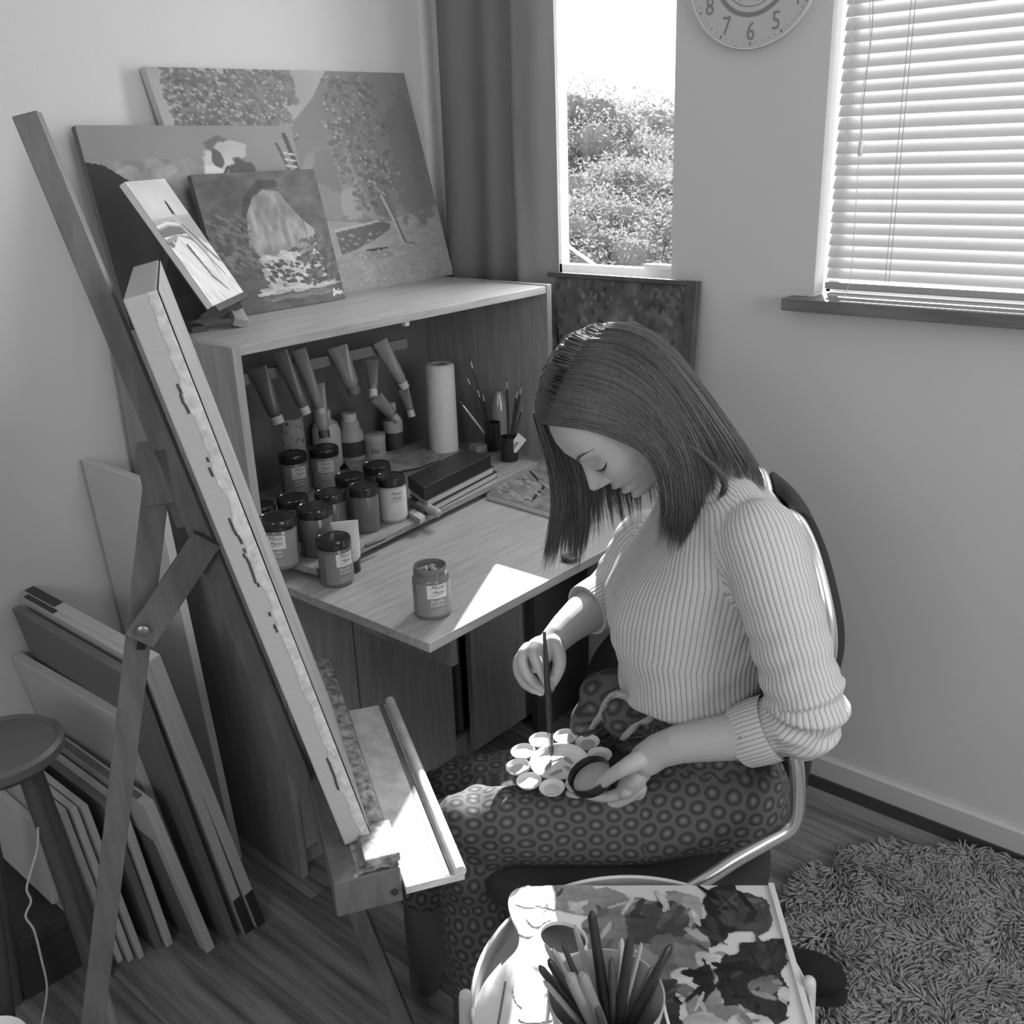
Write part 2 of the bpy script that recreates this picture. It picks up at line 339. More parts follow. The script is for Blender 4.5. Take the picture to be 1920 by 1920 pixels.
# floor: boards run parallel to the back wall
fl = struct('floor', G().box(XW-.12, XR+.12, YR_-.12, YB+.12, -.1, -.006), mat('floor_base', .05, .8))
plank = mat('laminate', .30, .42, 'wood', .085, (.9, 16, 1), scale=2.2, rnd=1)
PWD, PLN = .192, 1.29; meshes = {}
y = YR_; row = 0
while y < YB-.001:
    y1 = min(y+PWD, YB); x = XW - (row*.43 % 1)*PLN
    while x < XR:
        a, b = max(x, XW), min(x+PLN, XR)
        if b-a > .03:
            key = (round(b-a, 3), round(y1-y, 3))
            if key not in meshes: meshes[key] = mesh_of(G().box(0, b-a-.0012, 0, y1-y-.0012, -.006, 0))
            o = part('plank', meshes[key], plank, fl, org=V(0, 0, 0)); o.location = (a, y, 0); o.location = tuple(V(a, y, 0)-worg(fl))
        x += PLN
    y = y1; row += 1
# skirting: pale cap, face, dark gap strip at the foot
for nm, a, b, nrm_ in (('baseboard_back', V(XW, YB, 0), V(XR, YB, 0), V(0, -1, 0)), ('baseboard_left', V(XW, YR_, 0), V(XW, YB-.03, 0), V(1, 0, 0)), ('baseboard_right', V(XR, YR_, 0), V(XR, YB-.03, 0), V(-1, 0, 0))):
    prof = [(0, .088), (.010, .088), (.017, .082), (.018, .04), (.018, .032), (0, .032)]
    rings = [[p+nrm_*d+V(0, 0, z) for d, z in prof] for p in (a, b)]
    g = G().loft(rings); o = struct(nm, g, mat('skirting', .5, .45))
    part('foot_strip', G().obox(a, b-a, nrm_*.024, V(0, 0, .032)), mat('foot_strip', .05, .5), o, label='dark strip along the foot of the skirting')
# windows
glass = mat('window_glass', .97, kind='glass', mix=.05); frm = mat('window_frame', .78, .35)
def window(nm, x0, x1, z0, z1, y, fw=.022, th=.03, mull=False):
    g = G().box(x0, x1, y, y+th, z0, z0+fw).box(x0, x1, y, y+th, z1-fw, z1).box(x0, x0+fw*.4, y, y+th, z0, z1).box(x1-fw*.4, x1, y, y+th, z0, z1)
    if mull: g.box((x0+x1)/2-.02, (x0+x1)/2+.02, y, y+th, z0, z1)
    o = struct(nm, g, frm); part('pane', G().box(x0+fw*.3, x1-fw*.3, y+.012, y+.016, z0+fw, z1-fw), glass, o); return o
w1 = window('window_1', *W1, YB+.02)
part('window_sill', G().box(W1[0]-.012, W1[1]+.006, YB-.012, YB+.02, W1[2]-.012, W1[2]-.001), frm, w1, bevel=.002)
part('latch_bar', G().box(W1[1]-.085, W1[1]-.01, YB+.012, YB+.03, W1[2]+.022, W1[2]+.034), frm, w1)
w2 = window('window_2', *W2, YB+.062, mull=True)
sl_m = mat('sill_wood', .16, .5, 'wood', .10, (1, 8, 8))
part('window_sill', G().box(W2[0]-.05, W2[1]+.05, YB-.05, YB+.08, W2[2]-.03, W2[2]-.004), sl_m, w2, bevel=.002, label='dark wooden sill')
window('added_window_rear', W3[0], W3[1], W3[2], W3[3], YR_-.09, mull=True)  # unseen window, added so fill light enters from behind
g = G().box(XR+.05, XR+.08, W4[0], W4[1], W4[2], W4[2]+.03).box(XR+.05, XR+.08, W4[0], W4[1], W4[3]-.03, W4[3]).box(XR+.05, XR+.08, W4[0], W4[0]+.03, W4[2], W4[3]).box(XR+.05, XR+.08, W4[1]-.03, W4[1], W4[2], W4[3])
o = struct('added_window_right', g, frm); part('pane', G().box(XR+.06, XR+.064, W4[0]+.03, W4[1]-.03, W4[2]+.03, W4[3]-.03), glass, o)  # unseen window, added so fill light enters from the right
# outside: bushy hillside
nx, ny = 50, 40; Xs = np.linspace(-70, 30, nx); Ys = np.linspace(7, 70, ny); P = np.zeros((ny, nx, 3)); hn = vn(ny, nx, 6, 8, 3)
for i, yy in enumerate(Ys):
    for j, xx in enumerate(Xs): P[i, j] = (xx, yy, -7+max(0, (yy-9))*.16+hn[i, j]*1.2)
hm = mat('hillside_scrub', .14, .9, 'noise', .08, scale=3); struct('hillside', G().grid(P), hm, 'scrubby hillside beyond the window', smooth=40)
leafm = mat('leaves', .27, .9, 'noise', .20, scale=3, trans=.4, tv=.24, spec=.03)
def bush_mesh(seed):
    q = np.random.default_rng(seed); g = G(); cs = [(q.normal(0, .36, 3)*V(1, 1, .7), q.uniform(.35, .6)) for _ in range(9)]
    for c, r in cs:
        bm = bmesh.new(); bmesh.ops.create_icosphere(bm, subdivisions=2, radius=r*.6); g.add([V(*v.co)+c for v in bm.verts], [tuple(x.index for x in f.verts) for f in bm.faces]); bm.free()
    for k in range(6500):
        c, r = cs[q.integers(len(cs))]; d = nrm(q.normal(0, 1, 3)); p = c+d*r*q.uniform(.55, 1.12); a = nrm(q.normal(0, 1, 3)); b = nrm(np.cross(a, q.normal(0, 1, 3))); l_ = q.uniform(.022, .05)
        g.add([p-a*l_, p+b*l_*.4, p+a*l_, p-b*l_*.4], [(0, 1, 2, 3)])
    return np.array(g.v), g.f
bms, bfs = zip(*[bush_mesh(50+i) for i in range(4)]); q = np.random.default_rng(11)
bushes = [(1062, 262, 13, .9), (1100, 310, 16, 1.2), (1150, 330, 20, 1.7), (1195, 345, 24, 1.9), (1245, 300, 17, 1.4), (1045, 300, 12, .8), (1110, 360, 14, 1.0), (1170, 370, 15, 1.1), (1235, 360, 13, 1.0), (1065, 390, 10.5, .7), (1130, 410, 11, .8), (1190, 415, 11.5, .8), (1250, 420, 10, .75), (1050, 455, 9.2, .6), (1110, 465, 9.6, .65), (1170, 470, 9.4, .65), (1230, 475, 9, .65), (1085, 525, 8.6, .6), (1150, 530, 8.6, .6), (1215, 535, 8.5, .6), (1085, 320, 26, 2.0), (1225, 325, 30, 2.6), (1140, 345, 32, 2.8)]
gs_ = []
for i, (x, y_, d, r) in enumerate(bushes):
    c = CAM+ray(x, y_-22)*d; a = i*1.3; R_ = np.array([[math.cos(a), -math.sin(a), 0], [math.sin(a), math.cos(a), 0], [0, 0, .9]])*r; b = bms[i % 4]; g = G(); g.v = (b @ R_.T)+c; g.f = bfs[i % 4]; gs_.append(g)
tag(part('scrub', joinG(*gs_), leafm), 'tangle of grey leafy scrub outside the narrow window', 'bushes', kind='stuff')
p0, p1 = ony(1042, 445, YB+.05), ony(1124, 503, YB+.05)
part('stay_bar', G().beam(p0, p1, V(0, 0, 1), .006, .006), frm, w1, label='thin white diagonal window stay')
# curtain beside the narrow window
n = 90; g = G(); rows = []
for k, z in enumerate(np.linspace(1.14, 2.3, 14)):
    row = []
    for i in range(n):
        t = i/(n-1); x = -1.968+t*(.371); yb = YB-.045-.016*math.sin(t*17+.5*math.sin(z*2))*(.35+.65*t)-.03*math.exp(-((t-(.72+.12*(1.4-z)*(z < 1.6)))/.06)**2)
        row.append((x, yb, z))
    rows.append(row)
P = np.array(rows); g.grid(P)
cur = part('curtain', g, mat('curtain_cloth', .25, .85, 'fabric', .19, trans=.25, tv=.3), smooth=80); cur.modifiers.new('s', 'SOLIDIFY').thickness = .003
tag(cur, 'dark plain curtain gathered left of the narrow window', 'curtain')
# blind in the right window
bl = thing('venetian_blind', 'white horizontal slat blind half covering the right window', 'blind', (-.18, YB+.03, W2[2]))
slm = mat('blind_slat', .62, .45, trans=.16, tv=.55); x0, x1 = W2[0]+.018, W2[1]-.02; yb = YB+.025
def slat(zc, tilt=rad(62)):
    g = G(); a = V(0, math.cos(tilt), math.sin(tilt)); nn = V(0, -math.sin(tilt), math.cos(tilt)); R = []
    for s_ in (-1, -.5, 0, .5, 1): R.append(a*s_*.0135+nn*.0016*(1-s_*s_))
    ring = [r_+nn*.0004 for r_ in R]+[r_-nn*.0004 for r_ in R[::-1]]
    xs = np.linspace(x0, x1, 12); return g.loft([[V(x, yb, zc)+p for p in ring] for x in xs])
z = W2[2]+.046; first = None; k = 0
while z < W2[3]-.05:
    if first is None: first = part('slat', slat(z), slm, bl, smooth=60); z0s = z
    else:
        o = first.copy(); COL.objects.link(o); o.parent = bl; o.location.z += z-z0s; o.rotation_euler.x = rad(random.uniform(-2, 2)); o.rotation_euler.y = rad(random.uniform(-.12, .12))
        o.rotation_euler.x = 0
    z += .0228; k += 1
part('bottom_rail', G().box(x0, x1, yb-.014, yb+.014, W2[2]+.012, W2[2]+.028), mat('rail', .32, .4), bl, bevel=.003, label='grey bottom rail')
part('head_rail', G().box(x0, x1, yb-.02, yb+.02, W2[3]-.04, W2[3]-.005), slm, bl)
crd = mat('cord', .35, .7)
for px in (1712, 2100):
    X = ony(px, 30, yb)[0]
    for dx in (0, .008): part('ladder_cord', G().tube([V(X+dx, yb-.016, W2[2]+.02), V(X+dx, yb-.016, W2[3]-.03)], .0008, 6), crd, bl)
pc = [onp(x, y, V(0, 1, 0), YB-.012) for x, y in ((1632, -120), (1631, 0), (1630, 90), (1616, 180), (1614, 235), (1608, 330), (1602, 430), (1596, 510), (1583, 555), (1560, 580), (1535, 586), (1517, 575), (1516, 560), (1530, 548), (1541, 546))]
part('pull_cord', G().tube(curve(pc, 6), .0009, 6), mat('cord_light', .6, .6), bl)
part('pull_cord', G().tube(curve([onp(x, y, V(0, 1, 0), YB-.01) for x, y in ((1637, -120), (1636, 40), (1626, 130), (1618, 200), (1615, 262))], 6), .0009, 6), crd, bl)
part('cord_tassel', G().lathe([(.002, .0), (.0045, -.004), (.005, -.028), (.003, -.03)], onp(1615, 262, V(0, 1, 0), YB-.01)), mat('tassel', .7, .3), bl, smooth=50)
for dx in (0, 5):
    part('tilt_cord', G().tube([onp(1602+dx, -100, V(0, 1, 0), YB-.006), onp(1582+dx, 292, V(0, 1, 0), YB-.006)], .0008, 6), mat('cord_light'), bl)
# clock
ck = V(-1.092, YB, 1.694+.146); RCK = .146
cl = thing('wall_clock', 'round pale wall clock with dark numerals above the blind window', 'clock', ck)
AXY = V(0, -1, 0); cm = mat('clock_face', .46, .6); ckd = mat('clock_ink', .20, .7); 
part('clock_case', G().lathe([(RCK, 0), (RCK, .016), (RCK-.003, .019), (.0, .019)], ck, 64, AXY), cm, cl, smooth=30)
part('rim', G().lathe([(RCK+.001, .012), (RCK+.001, .021), (RCK-.002, .021), (RCK-.002, .018)], ck, 64, AXY, False), mat('clock_rim', .6, .4), cl, smooth=40)
def ringf(r0, r1, z, n=64):
    g = G(); vs = []
    for r in (r0, r1):
        for i in range(n): a = 2*math.pi*i/n; vs.append(ck+V(math.cos(a)*r, -z, math.sin(a)*r))
    return g.add(vs, [(i, (i+1) % n, n+(i+1) % n, n+i) for i in range(n)])
part('face_ring', ringf(.078, .087, .0195), ckd, cl); part('face_ring', ringf(.066, .068, .0195), ckd, cl)
for h in range(1, 13):
    a = rad(90-30*h); c = ck+V(math.cos(a)*.112, -.0196, math.sin(a)*.112)
    part('numeral', text(str(h), .050, lambda x, y, z, c=c: c+V(x*.85, -z, y-.018)), ckd, cl)
tk = G()
for m_ in range(60):
    a = rad(6*m_); d = V(math.cos(a), 0, math.sin(a)); s_ = V(-math.sin(a), 0, math.cos(a)); big = m_ % 5 == 0; l_ = .006 if big else .003
    tk.obox(ck+d*(.134)-s_*(.0018 if big else .0006)+V(0, -.0192, 0), d*l_, s_*(.0036 if big else .0012), V(0, -.0004, 0))
part('minute_marks', tk, ckd, cl)
q = np.random.default_rng(4); st = G()
for i in range(70): a = q.uniform(0, 6.28); r = q.uniform(.02, .062); c = ck+V(math.cos(a)*r, -.0194, math.sin(a)*r); st.obox(c, V(.002, 0, .0), V(0, 0, q.uniform(.003, .012)), V(0, -.0003, 0))
part('centre_print', st, ckd, cl)
for L_, a_, w_ in ((.06, 120, .006), (.09, 60, .004)):
    d = V(math.cos(rad(a_)), 0, math.sin(rad(a_))); part('hand', G().beam(ck+V(0, -.024, 0)-d*.012, ck+V(0, -.024, 0)+d*L_, V(0, 1, 0), .0015, w_), ckd, cl)
# ================================================================== CABINET WITH WORK LEAF
XF, YL, YRR, ZT, ZD = -1.566, 1.022, 1.955, 1.195, .743
oak = mat('oak_veneer', .40, .42, 'wood', .29, (14, 1.4, 14), scale=5); oakv = mat('oak_veneer_upright', .32, .45, 'wood', .24, (14, 14, 1.2), scale=5)
cb = thing('writing_cabinet', 'wood-veneer cabinet with open hutch and fold-out desk leaf', 'cabinet', ((XF+XW)/2, (YL+YRR)/2, 0))
tp = .018; xb = XW+.022
part('side_panel', G().box(xb, XF, YL, YL+tp, .0, ZT), oakv, cb, bevel=.001)
part('side_panel', G().box(xb, XF, YRR-tp, YRR, .0, ZT+.003), oakv, cb, bevel=.001)
part('top_board', G().box(xb, XF-.002, YL+tp, YRR-tp, ZT-tp, ZT), oak, cb, bevel=.001)
part('back_panel', G().box(xb, xb+.006, YL+tp, YRR-tp, .06, ZT-tp), mat('back_board', .13, .6), cb)
part('desk_leaf', G().box(XF-.0, -1.094, YL-.004, YRR, ZD-tp, ZD), oak, cb, bevel=.001, label='pale wood-grain desk leaf')
part('inner_shelf', G().box(xb+.006, XF, YL+tp, YRR-tp, ZD-tp, ZD-.0005), oak, cb)
part('side_panel', G().box(xb+.006, XF-.06, 1.512, 1.53, .0, ZD-tp), oakv, cb)
part('side_panel', G().box(xb+.006, XF-.06, 1.60, 1.618, .0, ZD-tp), oakv, cb)
part('door', G().box(XF-.018, XF, YL+tp+.002, 1.232, .07, ZD-.06), oakv, cb, bevel=.0015)
part('door', G().box(XF-.02, XF-.002, 1.236, 1.53, .03, ZD-.02), oakv, cb, bevel=.0015)
part('door', G().box(XF-.02, XF-.002, 1.60, YRR-tp-.002, .03, ZD-.02), oakv, cb, bevel=.0015)
part('rail', G().box(XF-.03, XF-.012, YL+tp, 1.512, ZD-.075, ZD-tp-.001), oakv, cb)
part('leaf_bearer', G().box(XF, XF+.30, 1.236, 1.254, ZD-.20, ZD-tp-.0005), oakv, cb, bevel=.001)
part('plinth', G().box(XF-.05, XF-.035, YL+tp, YRR-tp, 0, .07), oakv, cb)
pcl = onp(762, 607, V(1, 0, 0), XF-.02); part('door_catch', G().box(pcl[0]-.008, pcl[0]+.004, pcl[1]-.006, pcl[1]+.006, ZT-tp-.012, ZT-tp-.0005), mat('white_plastic', .75, .3), cb, bevel=.001)
# ================================================================== PAINTINGS
canv = mat('canvas_cloth', .60, .85, 'fabric', .52); canvd = mat('canvas_edge_dark', .16, .8, 'fabric', .12); paintm = mat('painted_surface', .5, .5, 'attr', spec=.3)
def painting(name, label, tl, tr, bl_, th, pic, edge=canv, cat='painting', group=None):
    """tl, tr, bl_ = corners of the front; th = depth behind it"""
    ux, uy = tr-tl, bl_-tl; n = nrm(np.cross(ux, -uy))
    if n@(CAM-tl) < 0: n = -n
    t = thing(name, label, cat, (tl+tr+2*uy)/2-n*th/2*0, group)
    part('canvas', G().obox(tl, ux, uy, -n*th), edge, t, bevel=.0015)
    if pic is not None: painted('painted_face', pic, tl, ux, uy, n, t, paintm)
    return t
# 1 large landscape leaning on the left wall
pic = Pic(230, 270, .58); A = 1.25
pic.a = .60+.10*vn(230, 270, 3, 4, 1)-.05
pic.poly([(0.30, .36), (.42, .25), (.56, .12), (.66, -.02), (1.01, -.02), (1.01, .8), (.3, .8)], .47); pic.a += .06*(vn(230, 270, 6, 6, 2)-.5)
pic.blob(.62, .5, .22, .16, .56, .5, vn(230, 270, 8, 8, 5), .4)
pic.poly([(-.01, .62), (.5, .66), (.7, .7), (1.01, .63), (1.01, 1.01), (-.01, 1.01)], .57); pic.a += .10*(vn(230, 270, 40, 20, 9)-.5)*(pic.Y > .62)
for i, (x, y, rx, ry, v) in enumerate(((.55, .45, .07, .1, .44), (.62, .5, .05, .08, .52), (.60, .60, .05, .07, .58), (.69, .62, .045, .06, .55), (.50, .58, .05, .08, .5), (.74, .58, .05, .1, .42), (.9, .55, .1, .16, .44), (.93, .3, .09, .2, .43))): pic.blob(x, y, rx, ry, v, .9, vn(230, 270, 22, 22, 20+i), .6)
pic.poly([(.50, .715), (.62, .70), (.72, .69), (.755, .705), (.74, .73), (.66, .77), (.58, .80), (.50, .82)], .37); pic.line([(.5, .705), (.6, .695), (.7, .682)], .004, .66)
pic.blob(.66, .815, .055, .007, .30); pic.blob(.66, .845, .08, .02, .48, .7)
for k in range(60): x = pic.w
pic.dabs(420, .0, 1, .72, 1, .006, .50, .62, 31); pic.dabs(90, .5, 1, .82, 1, .0045, .62, .70, 32)
pic.line([(.795, .80), (.775, .68), (.745, .56), (.70, .44), (.67, .36)], (.013, .004), .62); pic.line([(.80, .80), (.782, .68), (.752, .56)], (.006, .003), .40)
pic.line([(.76, .56), (.71, .50), (.69, .40)], (.006, .003), .60); pic.line([(.745, .54), (.78, .45), (.79, .38)], (.005, .003), .56); pic.line([(.795, .80), (.765, .815)], .004, .6); pic.line([(.80, .80), (.84, .81)], .004, .42)
for (x0, x1, y0, y1, n_) in ((.60, .84, .02, .30, 260), (.58, .78, .22, .5, 240), (.68, .86, .36, .56, 130), (.62, .72, .5, .62, 60)): pic.dabs(n_, x0, x1, y0, y1, .009, .36, .50, int(x0*1000), ln=1.4); pic.dabs(n_//5, x0, x1, y0, y1, .005, .54, .64, int(x0*900), ln=1.2)
for pts in ([(.21, .34), (.18, .2), (.12, .05), (.08, -.02)], [(.18, .2), (.22, .1), (.2, .0)], [(.33, .34), (.28, .2), (.26, .0)], [(.36, .34), (.37, .22), (.34, .1), (.31, .0)], [(.37, .22), (.43, .15), (.44, .08)], [(.34, .34), (.42, .3), (.46, .28)], [(.28, .2), (.24, .13)]): pic.line(pts, (.014, .006), .34)
pic.dabs(900, .04, .33, .0, .34, .0085, .33, .46, 77, ln=1.5); pic.dabs(420, .3, .50, .0, .14, .0085, .36, .48, 78, ln=1.5); pic.dabs(130, .33, .46, .12, .24, .007, .38, .48, 79, ln=1.6); pic.dabs(260, .04, .46, .0, .3, .005, .55, .66, 80)
bl_, br = onz(308, 626, ZT+.001), onz(850, 512, ZT+.001); xbm = -1.955; bl_ = V(xbm, 0, ZT+.001); br = onx(850, 513, xbm); br[2] = ZT+.001
tr = onp(757, 137, nrm(V(1, 0, .09)), nrm(V(1, 0, .09))@V(xbm+.045-.0, 0, ZT)) if False else onx(757, 137, XW+.024); tl = onx(270, 125, XW+.024)
u_ = tl-tr; bl_ = br+(u_); painting('landscape_painting', 'large landscape painting of a slender tree by a pond, leaning on the wall', tl, tr, bl_, .02, pic)
# 2 painting with a pale rock and flower shapes, half hidden
pic = Pic(170, 190, .50); pic.a += .04*(vn(170, 190, 5, 5, 40)-.5)
for x, y, rx, ry, v in ((.17, .26, .09, .06, .60), (.30, .25, .08, .08, .58), (.42, .3, .1, .07, .5), (.36, .38, .16, .07, .46), (.2, .34, .12, .05, .52)): pic.blob(x, y, rx, ry, v, .9, vn(170, 190, 18, 18, int(x*99)), .5)
pic.a += (.22*(vn(170, 190, 16, 16, 44)-.5))*((pic.X < .5) & (pic.Y > .17) & (pic.Y < .42))
for x, y, rx, ry, v in ((.60, .20, .09, .11, .72), (.60, .10, .07, .05, .36), (.66, .13, .08, .05, .66), (.69, .24, .06, .07, .28), (.62, .3, .1, .05, .82), (.58, .17, .03, .05, .30), (.55, .25, .05, .05, .8), (.5, .4, .03, .12, .25), (.52, .42, .02, .1, .7)): pic.blob(x, y, rx, ry, v, .9, vn(170, 190, 20, 20, int(x*77)), .35)
pic.line([(.55, .34), (.62, .22), (.70, .2)], .008, .3); pic.line([(.95, .05), (1.0, .32)], .012, .28); pic.line([(.90, .1), (.96, .34)], .008, .33)
for k in range(5): pic.line([(.93, .15+k*.035), (.98, .16+k*.035)], .005, .7)
pic.dabs(160, .0, 1, .4, 1, .02, .25, .6, 45)
tl, tr = onx(140, 235, -1.99), onx(545, 236, -1.99); tl2 = tl; blc = V(-1.925, tl[1]+.01, ZT+.001)
pic.poly([(-.01, .17), (.07, .19), (.16, .27), (.22, .36), (.34, .52), (.46, .80), (.52, 1.01), (-.01, 1.01)], .17); pic.poly([(.1, .90), (.5, .82), (.52, 1.01), (.1, 1.01)], .23)
painting('still_life_painting', 'grey painting with a pale folded shape and a dark edge, behind the stream painting', tl2, tr, blc, .018, pic, canvd)
# 3 dark canvas: rock arch and stream
pic = Pic(220, 200, .30); a_ = vn(220, 200, 14, 9, 50, 4); pic.a = .23+.18*a_
arch = [(.30, .50), (.34, .3), (.42, .18), (.52, .13), (.64, .15), (.72, .28), (.80, .38), (.87, .44), (.86, .56), (.78, .60), (.66, .56), (.52, .62), (.40, .66)]
pic.line([(.26, .62), (.29, .4), (.37, .2), (.5, .09), (.62, .09)], .03, .20, .7); pic.poly(arch, .50); pm = Pic(220, 200, 0); pm.poly(arch, 1); pic.a += pm.a*.30*(vn(220, 200, 10, 26, 52, 4)-.5)
pic.poly([(.80, .38), (.87, .44), (.86, .56), (.80, .54)], .56)
pic.dabs(160, .38, .86, .60, .84, .02, .55, .74, 53, ang=.35, ln=2); pic.dabs(120, .4, .9, .64, .84, .011, .2, .3, 54, ang=.3, ln=2); pic.dabs(70, .30, .95, .84, .88, .012, .55, .72, 55, ang=.0, ln=4); pic.dabs(50, .3, .9, .9, .94, .008, .36, .48, 56, ang=0, ln=5)
pic.dabs(260, .0, .32, .3, .75, .013, .22, .44, 57, ang=.6, ln=2.2); pic.dabs(120, .7, 1, .5, .85, .012, .22, .42, 58, ang=2.4, ln=2)
for pts in ([(.90, .955), (.915, .91), (.925, .955)], [(.93, .93), (.95, .955), (.955, .92)], [(.96, .955), (.975, .935), (.985, .955)], [(.90, .965), (.93, .94)]): pic.line(pts, .0045, .85)
bl3, br3 = onx(430, 592, -1.868), onx(657, 560, -1.868); bl3[2] = br3[2] = ZT+.001; tl, tr = onx(357, 328, -1.868-.062), onx(588, 319, -1.868-.062)
tr = tl+(br3-bl3)*np.linalg.norm(tr-tl)/np.linalg.norm(br3-bl3)
painting('stream_painting', 'dark canvas of a rock arch over a stony stream', tl, tr, tl+((bl3-tl)), .016, pic, canvd)
# 4 bright seascape on a little table easel, its back against a dark board
pic = Pic(200, 90, .74); pic.a += .1*(vn(200, 90, 5, 3, 60)-.5); pic.put((pic.Y > .32)*1., .60); pic.put(((pic.Y > .3) & (pic.Y < .33))*.8, .62)
for k in range(9): y0 = .36+k*.03; pic.line([(0, y0), (.3, y0-.02+.02*(k % 2)), (.6, y0+.01)], .012+.01*(k % 3), (.80, .55, .42)[k % 3])
pic.poly([(0, .55), (.35, .45), (.6, .5), (1.01, .75), (1.01, 1.01), (0, 1.01)], .80); pic.dabs(60, 0, 1, .5, 1, .03, .7, .88, 61, ang=.9, ln=3)
pic.line([(.62, .20), (.60, .33)], (.028, .04), .20); pic.line([(.60, .33), (.75, .62), (.72, .85)], (.05, .008), .66); pic.line([(.64, .38), (.95, .7)], .012, .30); pic.line([(.60, .45), (.86, .82)], .01, .38); pic.line([(.42, .55), (.5, .8), (.66, .93)], (.03, .006), .34)
c1, c2 = onz(398, 575, 1.258), onz(456, 548, 1.258); d_ = nrm(c2-c1); nb = nrm(np.cross(d_, V(0, 0, 1))); nb = nb if nb@RT > 0 else -nb; up_ = -nb*.5+V(0, 0, .866); tl = c1+up_*.262
sea = painting('seascape_painting', 'small bright beach painting on the tabletop easel', tl, tl+(c2-c1), c1, .012, pic)
dark = mat('dark_board', .055, .6); te = thing('tabletop_easel', 'small dark wooden tabletop easel under the beach painting', 'easel', V(c1[0], c1[1], ZT)); nf = nrm(np.cross(d_, up_)); nf = nf if nf@nb > 0 else -nf
dkw = mat('dark_stained_wood', .05, .45, 'wood', .03, (2, 2, 12)); mdw = mat('tan_wood', .33, .5, 'wood', .25, (3, 3, 8))
for s_ in (.2, .8): b0 = c1+(c2-c1)*s_-nf*.020-up_*.01; part('upright', G().beam(b0, b0+up_*.22, d_, .016, .012), dkw, te)
part('ledge', G().beam(c1-up_*.007-nf*.012, c2-up_*.007-nf*.012, nf, .036, .012), dkw, te)
part('strut', G().beam(onz(350, 612, ZT+.006), c2-up_*.018-nf*.02, V(0, 0, 1), .012, .014), dkw, te)
f0, f1 = onz(425, 570, ZT+.016), onz(452, 606, ZT+.009); part('foot', G().beam(f0+V(0, 0, .03), f1, d_, .03, .018), mdw, te, bevel=.002, label='pale block foot')
part('foot', G().beam(onz(340, 608, ZT+.006), onz(374, 618, ZT+.006), d_, .03, .012), dkw, te); 
part('rear_leg', G().beam(c1+(c2-c1)*.5+up_*.15-nf*.028, V(c1[0], c1[1], 0)+(c2-c1)*.5*V(1, 1, 0)-nb*.16+V(0, 0, ZT+.006), d_, .014, .01), dkw, te)
# framed dark tree picture leaning under the narrow window
pic = Pic(150, 170, .2); pic.a = .16+.16*vn(150, 170, 16, 12, 70, 4)
for pts in ([(.30, .6), (.2, .38), (.16, .2)], [(.2, .38), (.3, .3)], [(.62, .6), (.55, .38), (.5, .2)], [(.56, .44), (.66, .34), (.85, .28)], [(.3, .55), (.42, .4)], [(.1, .5), (.24, .45)], [(.72, .6), (.68, .45), (.74, .38)]): pic.line(pts, (.022, .008), .10)
pic.dabs(420, .0, 1, .0, .55, .012, .12, .36, 71, ln=1.6); pic.dabs(130, .0, .5, .25, .6, .014, .34, .42, 72); pic.dabs(40, .85, 1, .55, .75, .012, .5, .66, 73); pic.dabs(200, 0, 1, .6, 1, .02, .2, .4, 74); pic.a = pic.a*1.35+.04
fp = thing('framed_picture', 'dark-framed picture of gnarled trees leaning on the wall under the narrow window', 'picture', (-1.38, 1.98, .62))
yt, ybm, zb_ = 2.035, 1.972, .58; TR = ony(1316, 527, yt); TL = V(-1.70, yt, TR[2]); dwn = V(-.0, ybm-yt, zb_-TR[2]); fx = (TR-TL); fn = nrm(np.cross(fx, dwn)); fn = fn if fn[1] < 0 else -fn
fr = mat('dark_frame', .10, .35, 'wood', .06, (4, 4, 4)); ud = nrm(dwn); wx = nrm(fx); Wf, Hf = np.linalg.norm(fx), np.linalg.norm(dwn); b_ = .030
part('frame', G().obox(TL, wx*b_, dwn, fn*.02).obox(TR-wx*b_, wx*b_, dwn, fn*.02).obox(TL+wx*b_, wx*(Wf-2*b_), ud*.012, fn*.02).obox(TL+wx*b_+dwn-ud*b_, wx*(Wf-2*b_), ud*b_, fn*.02), fr, fp, bevel=.002)
part('backing', G().obox(TL+wx*.01+ud*.01, wx*(Wf-.02), ud*(Hf-.02), fn*.008), dark, fp)
painted('painted_face', pic, TL+wx*b_+ud*.012, wx*(Wf-2*b_), ud*(Hf-b_-.012), fn, fp, paintm).location = tuple(fn*.008)
sb = thing('low_shelf', 'low dark shelf unit behind the chair that carries the framed picture', 'shelf', (-1.36, 1.9, 0)); part('top_board', G().box(-1.54, -1.18, 1.80, 2.03, .56, .578), mat('shelf_dark', .06, .6), sb)
for x in (-1.54, -1.20): part('side_panel', G().box(x, x+.018, 1.80, 2.03, 0, .56), mat('shelf_dark'), sb)
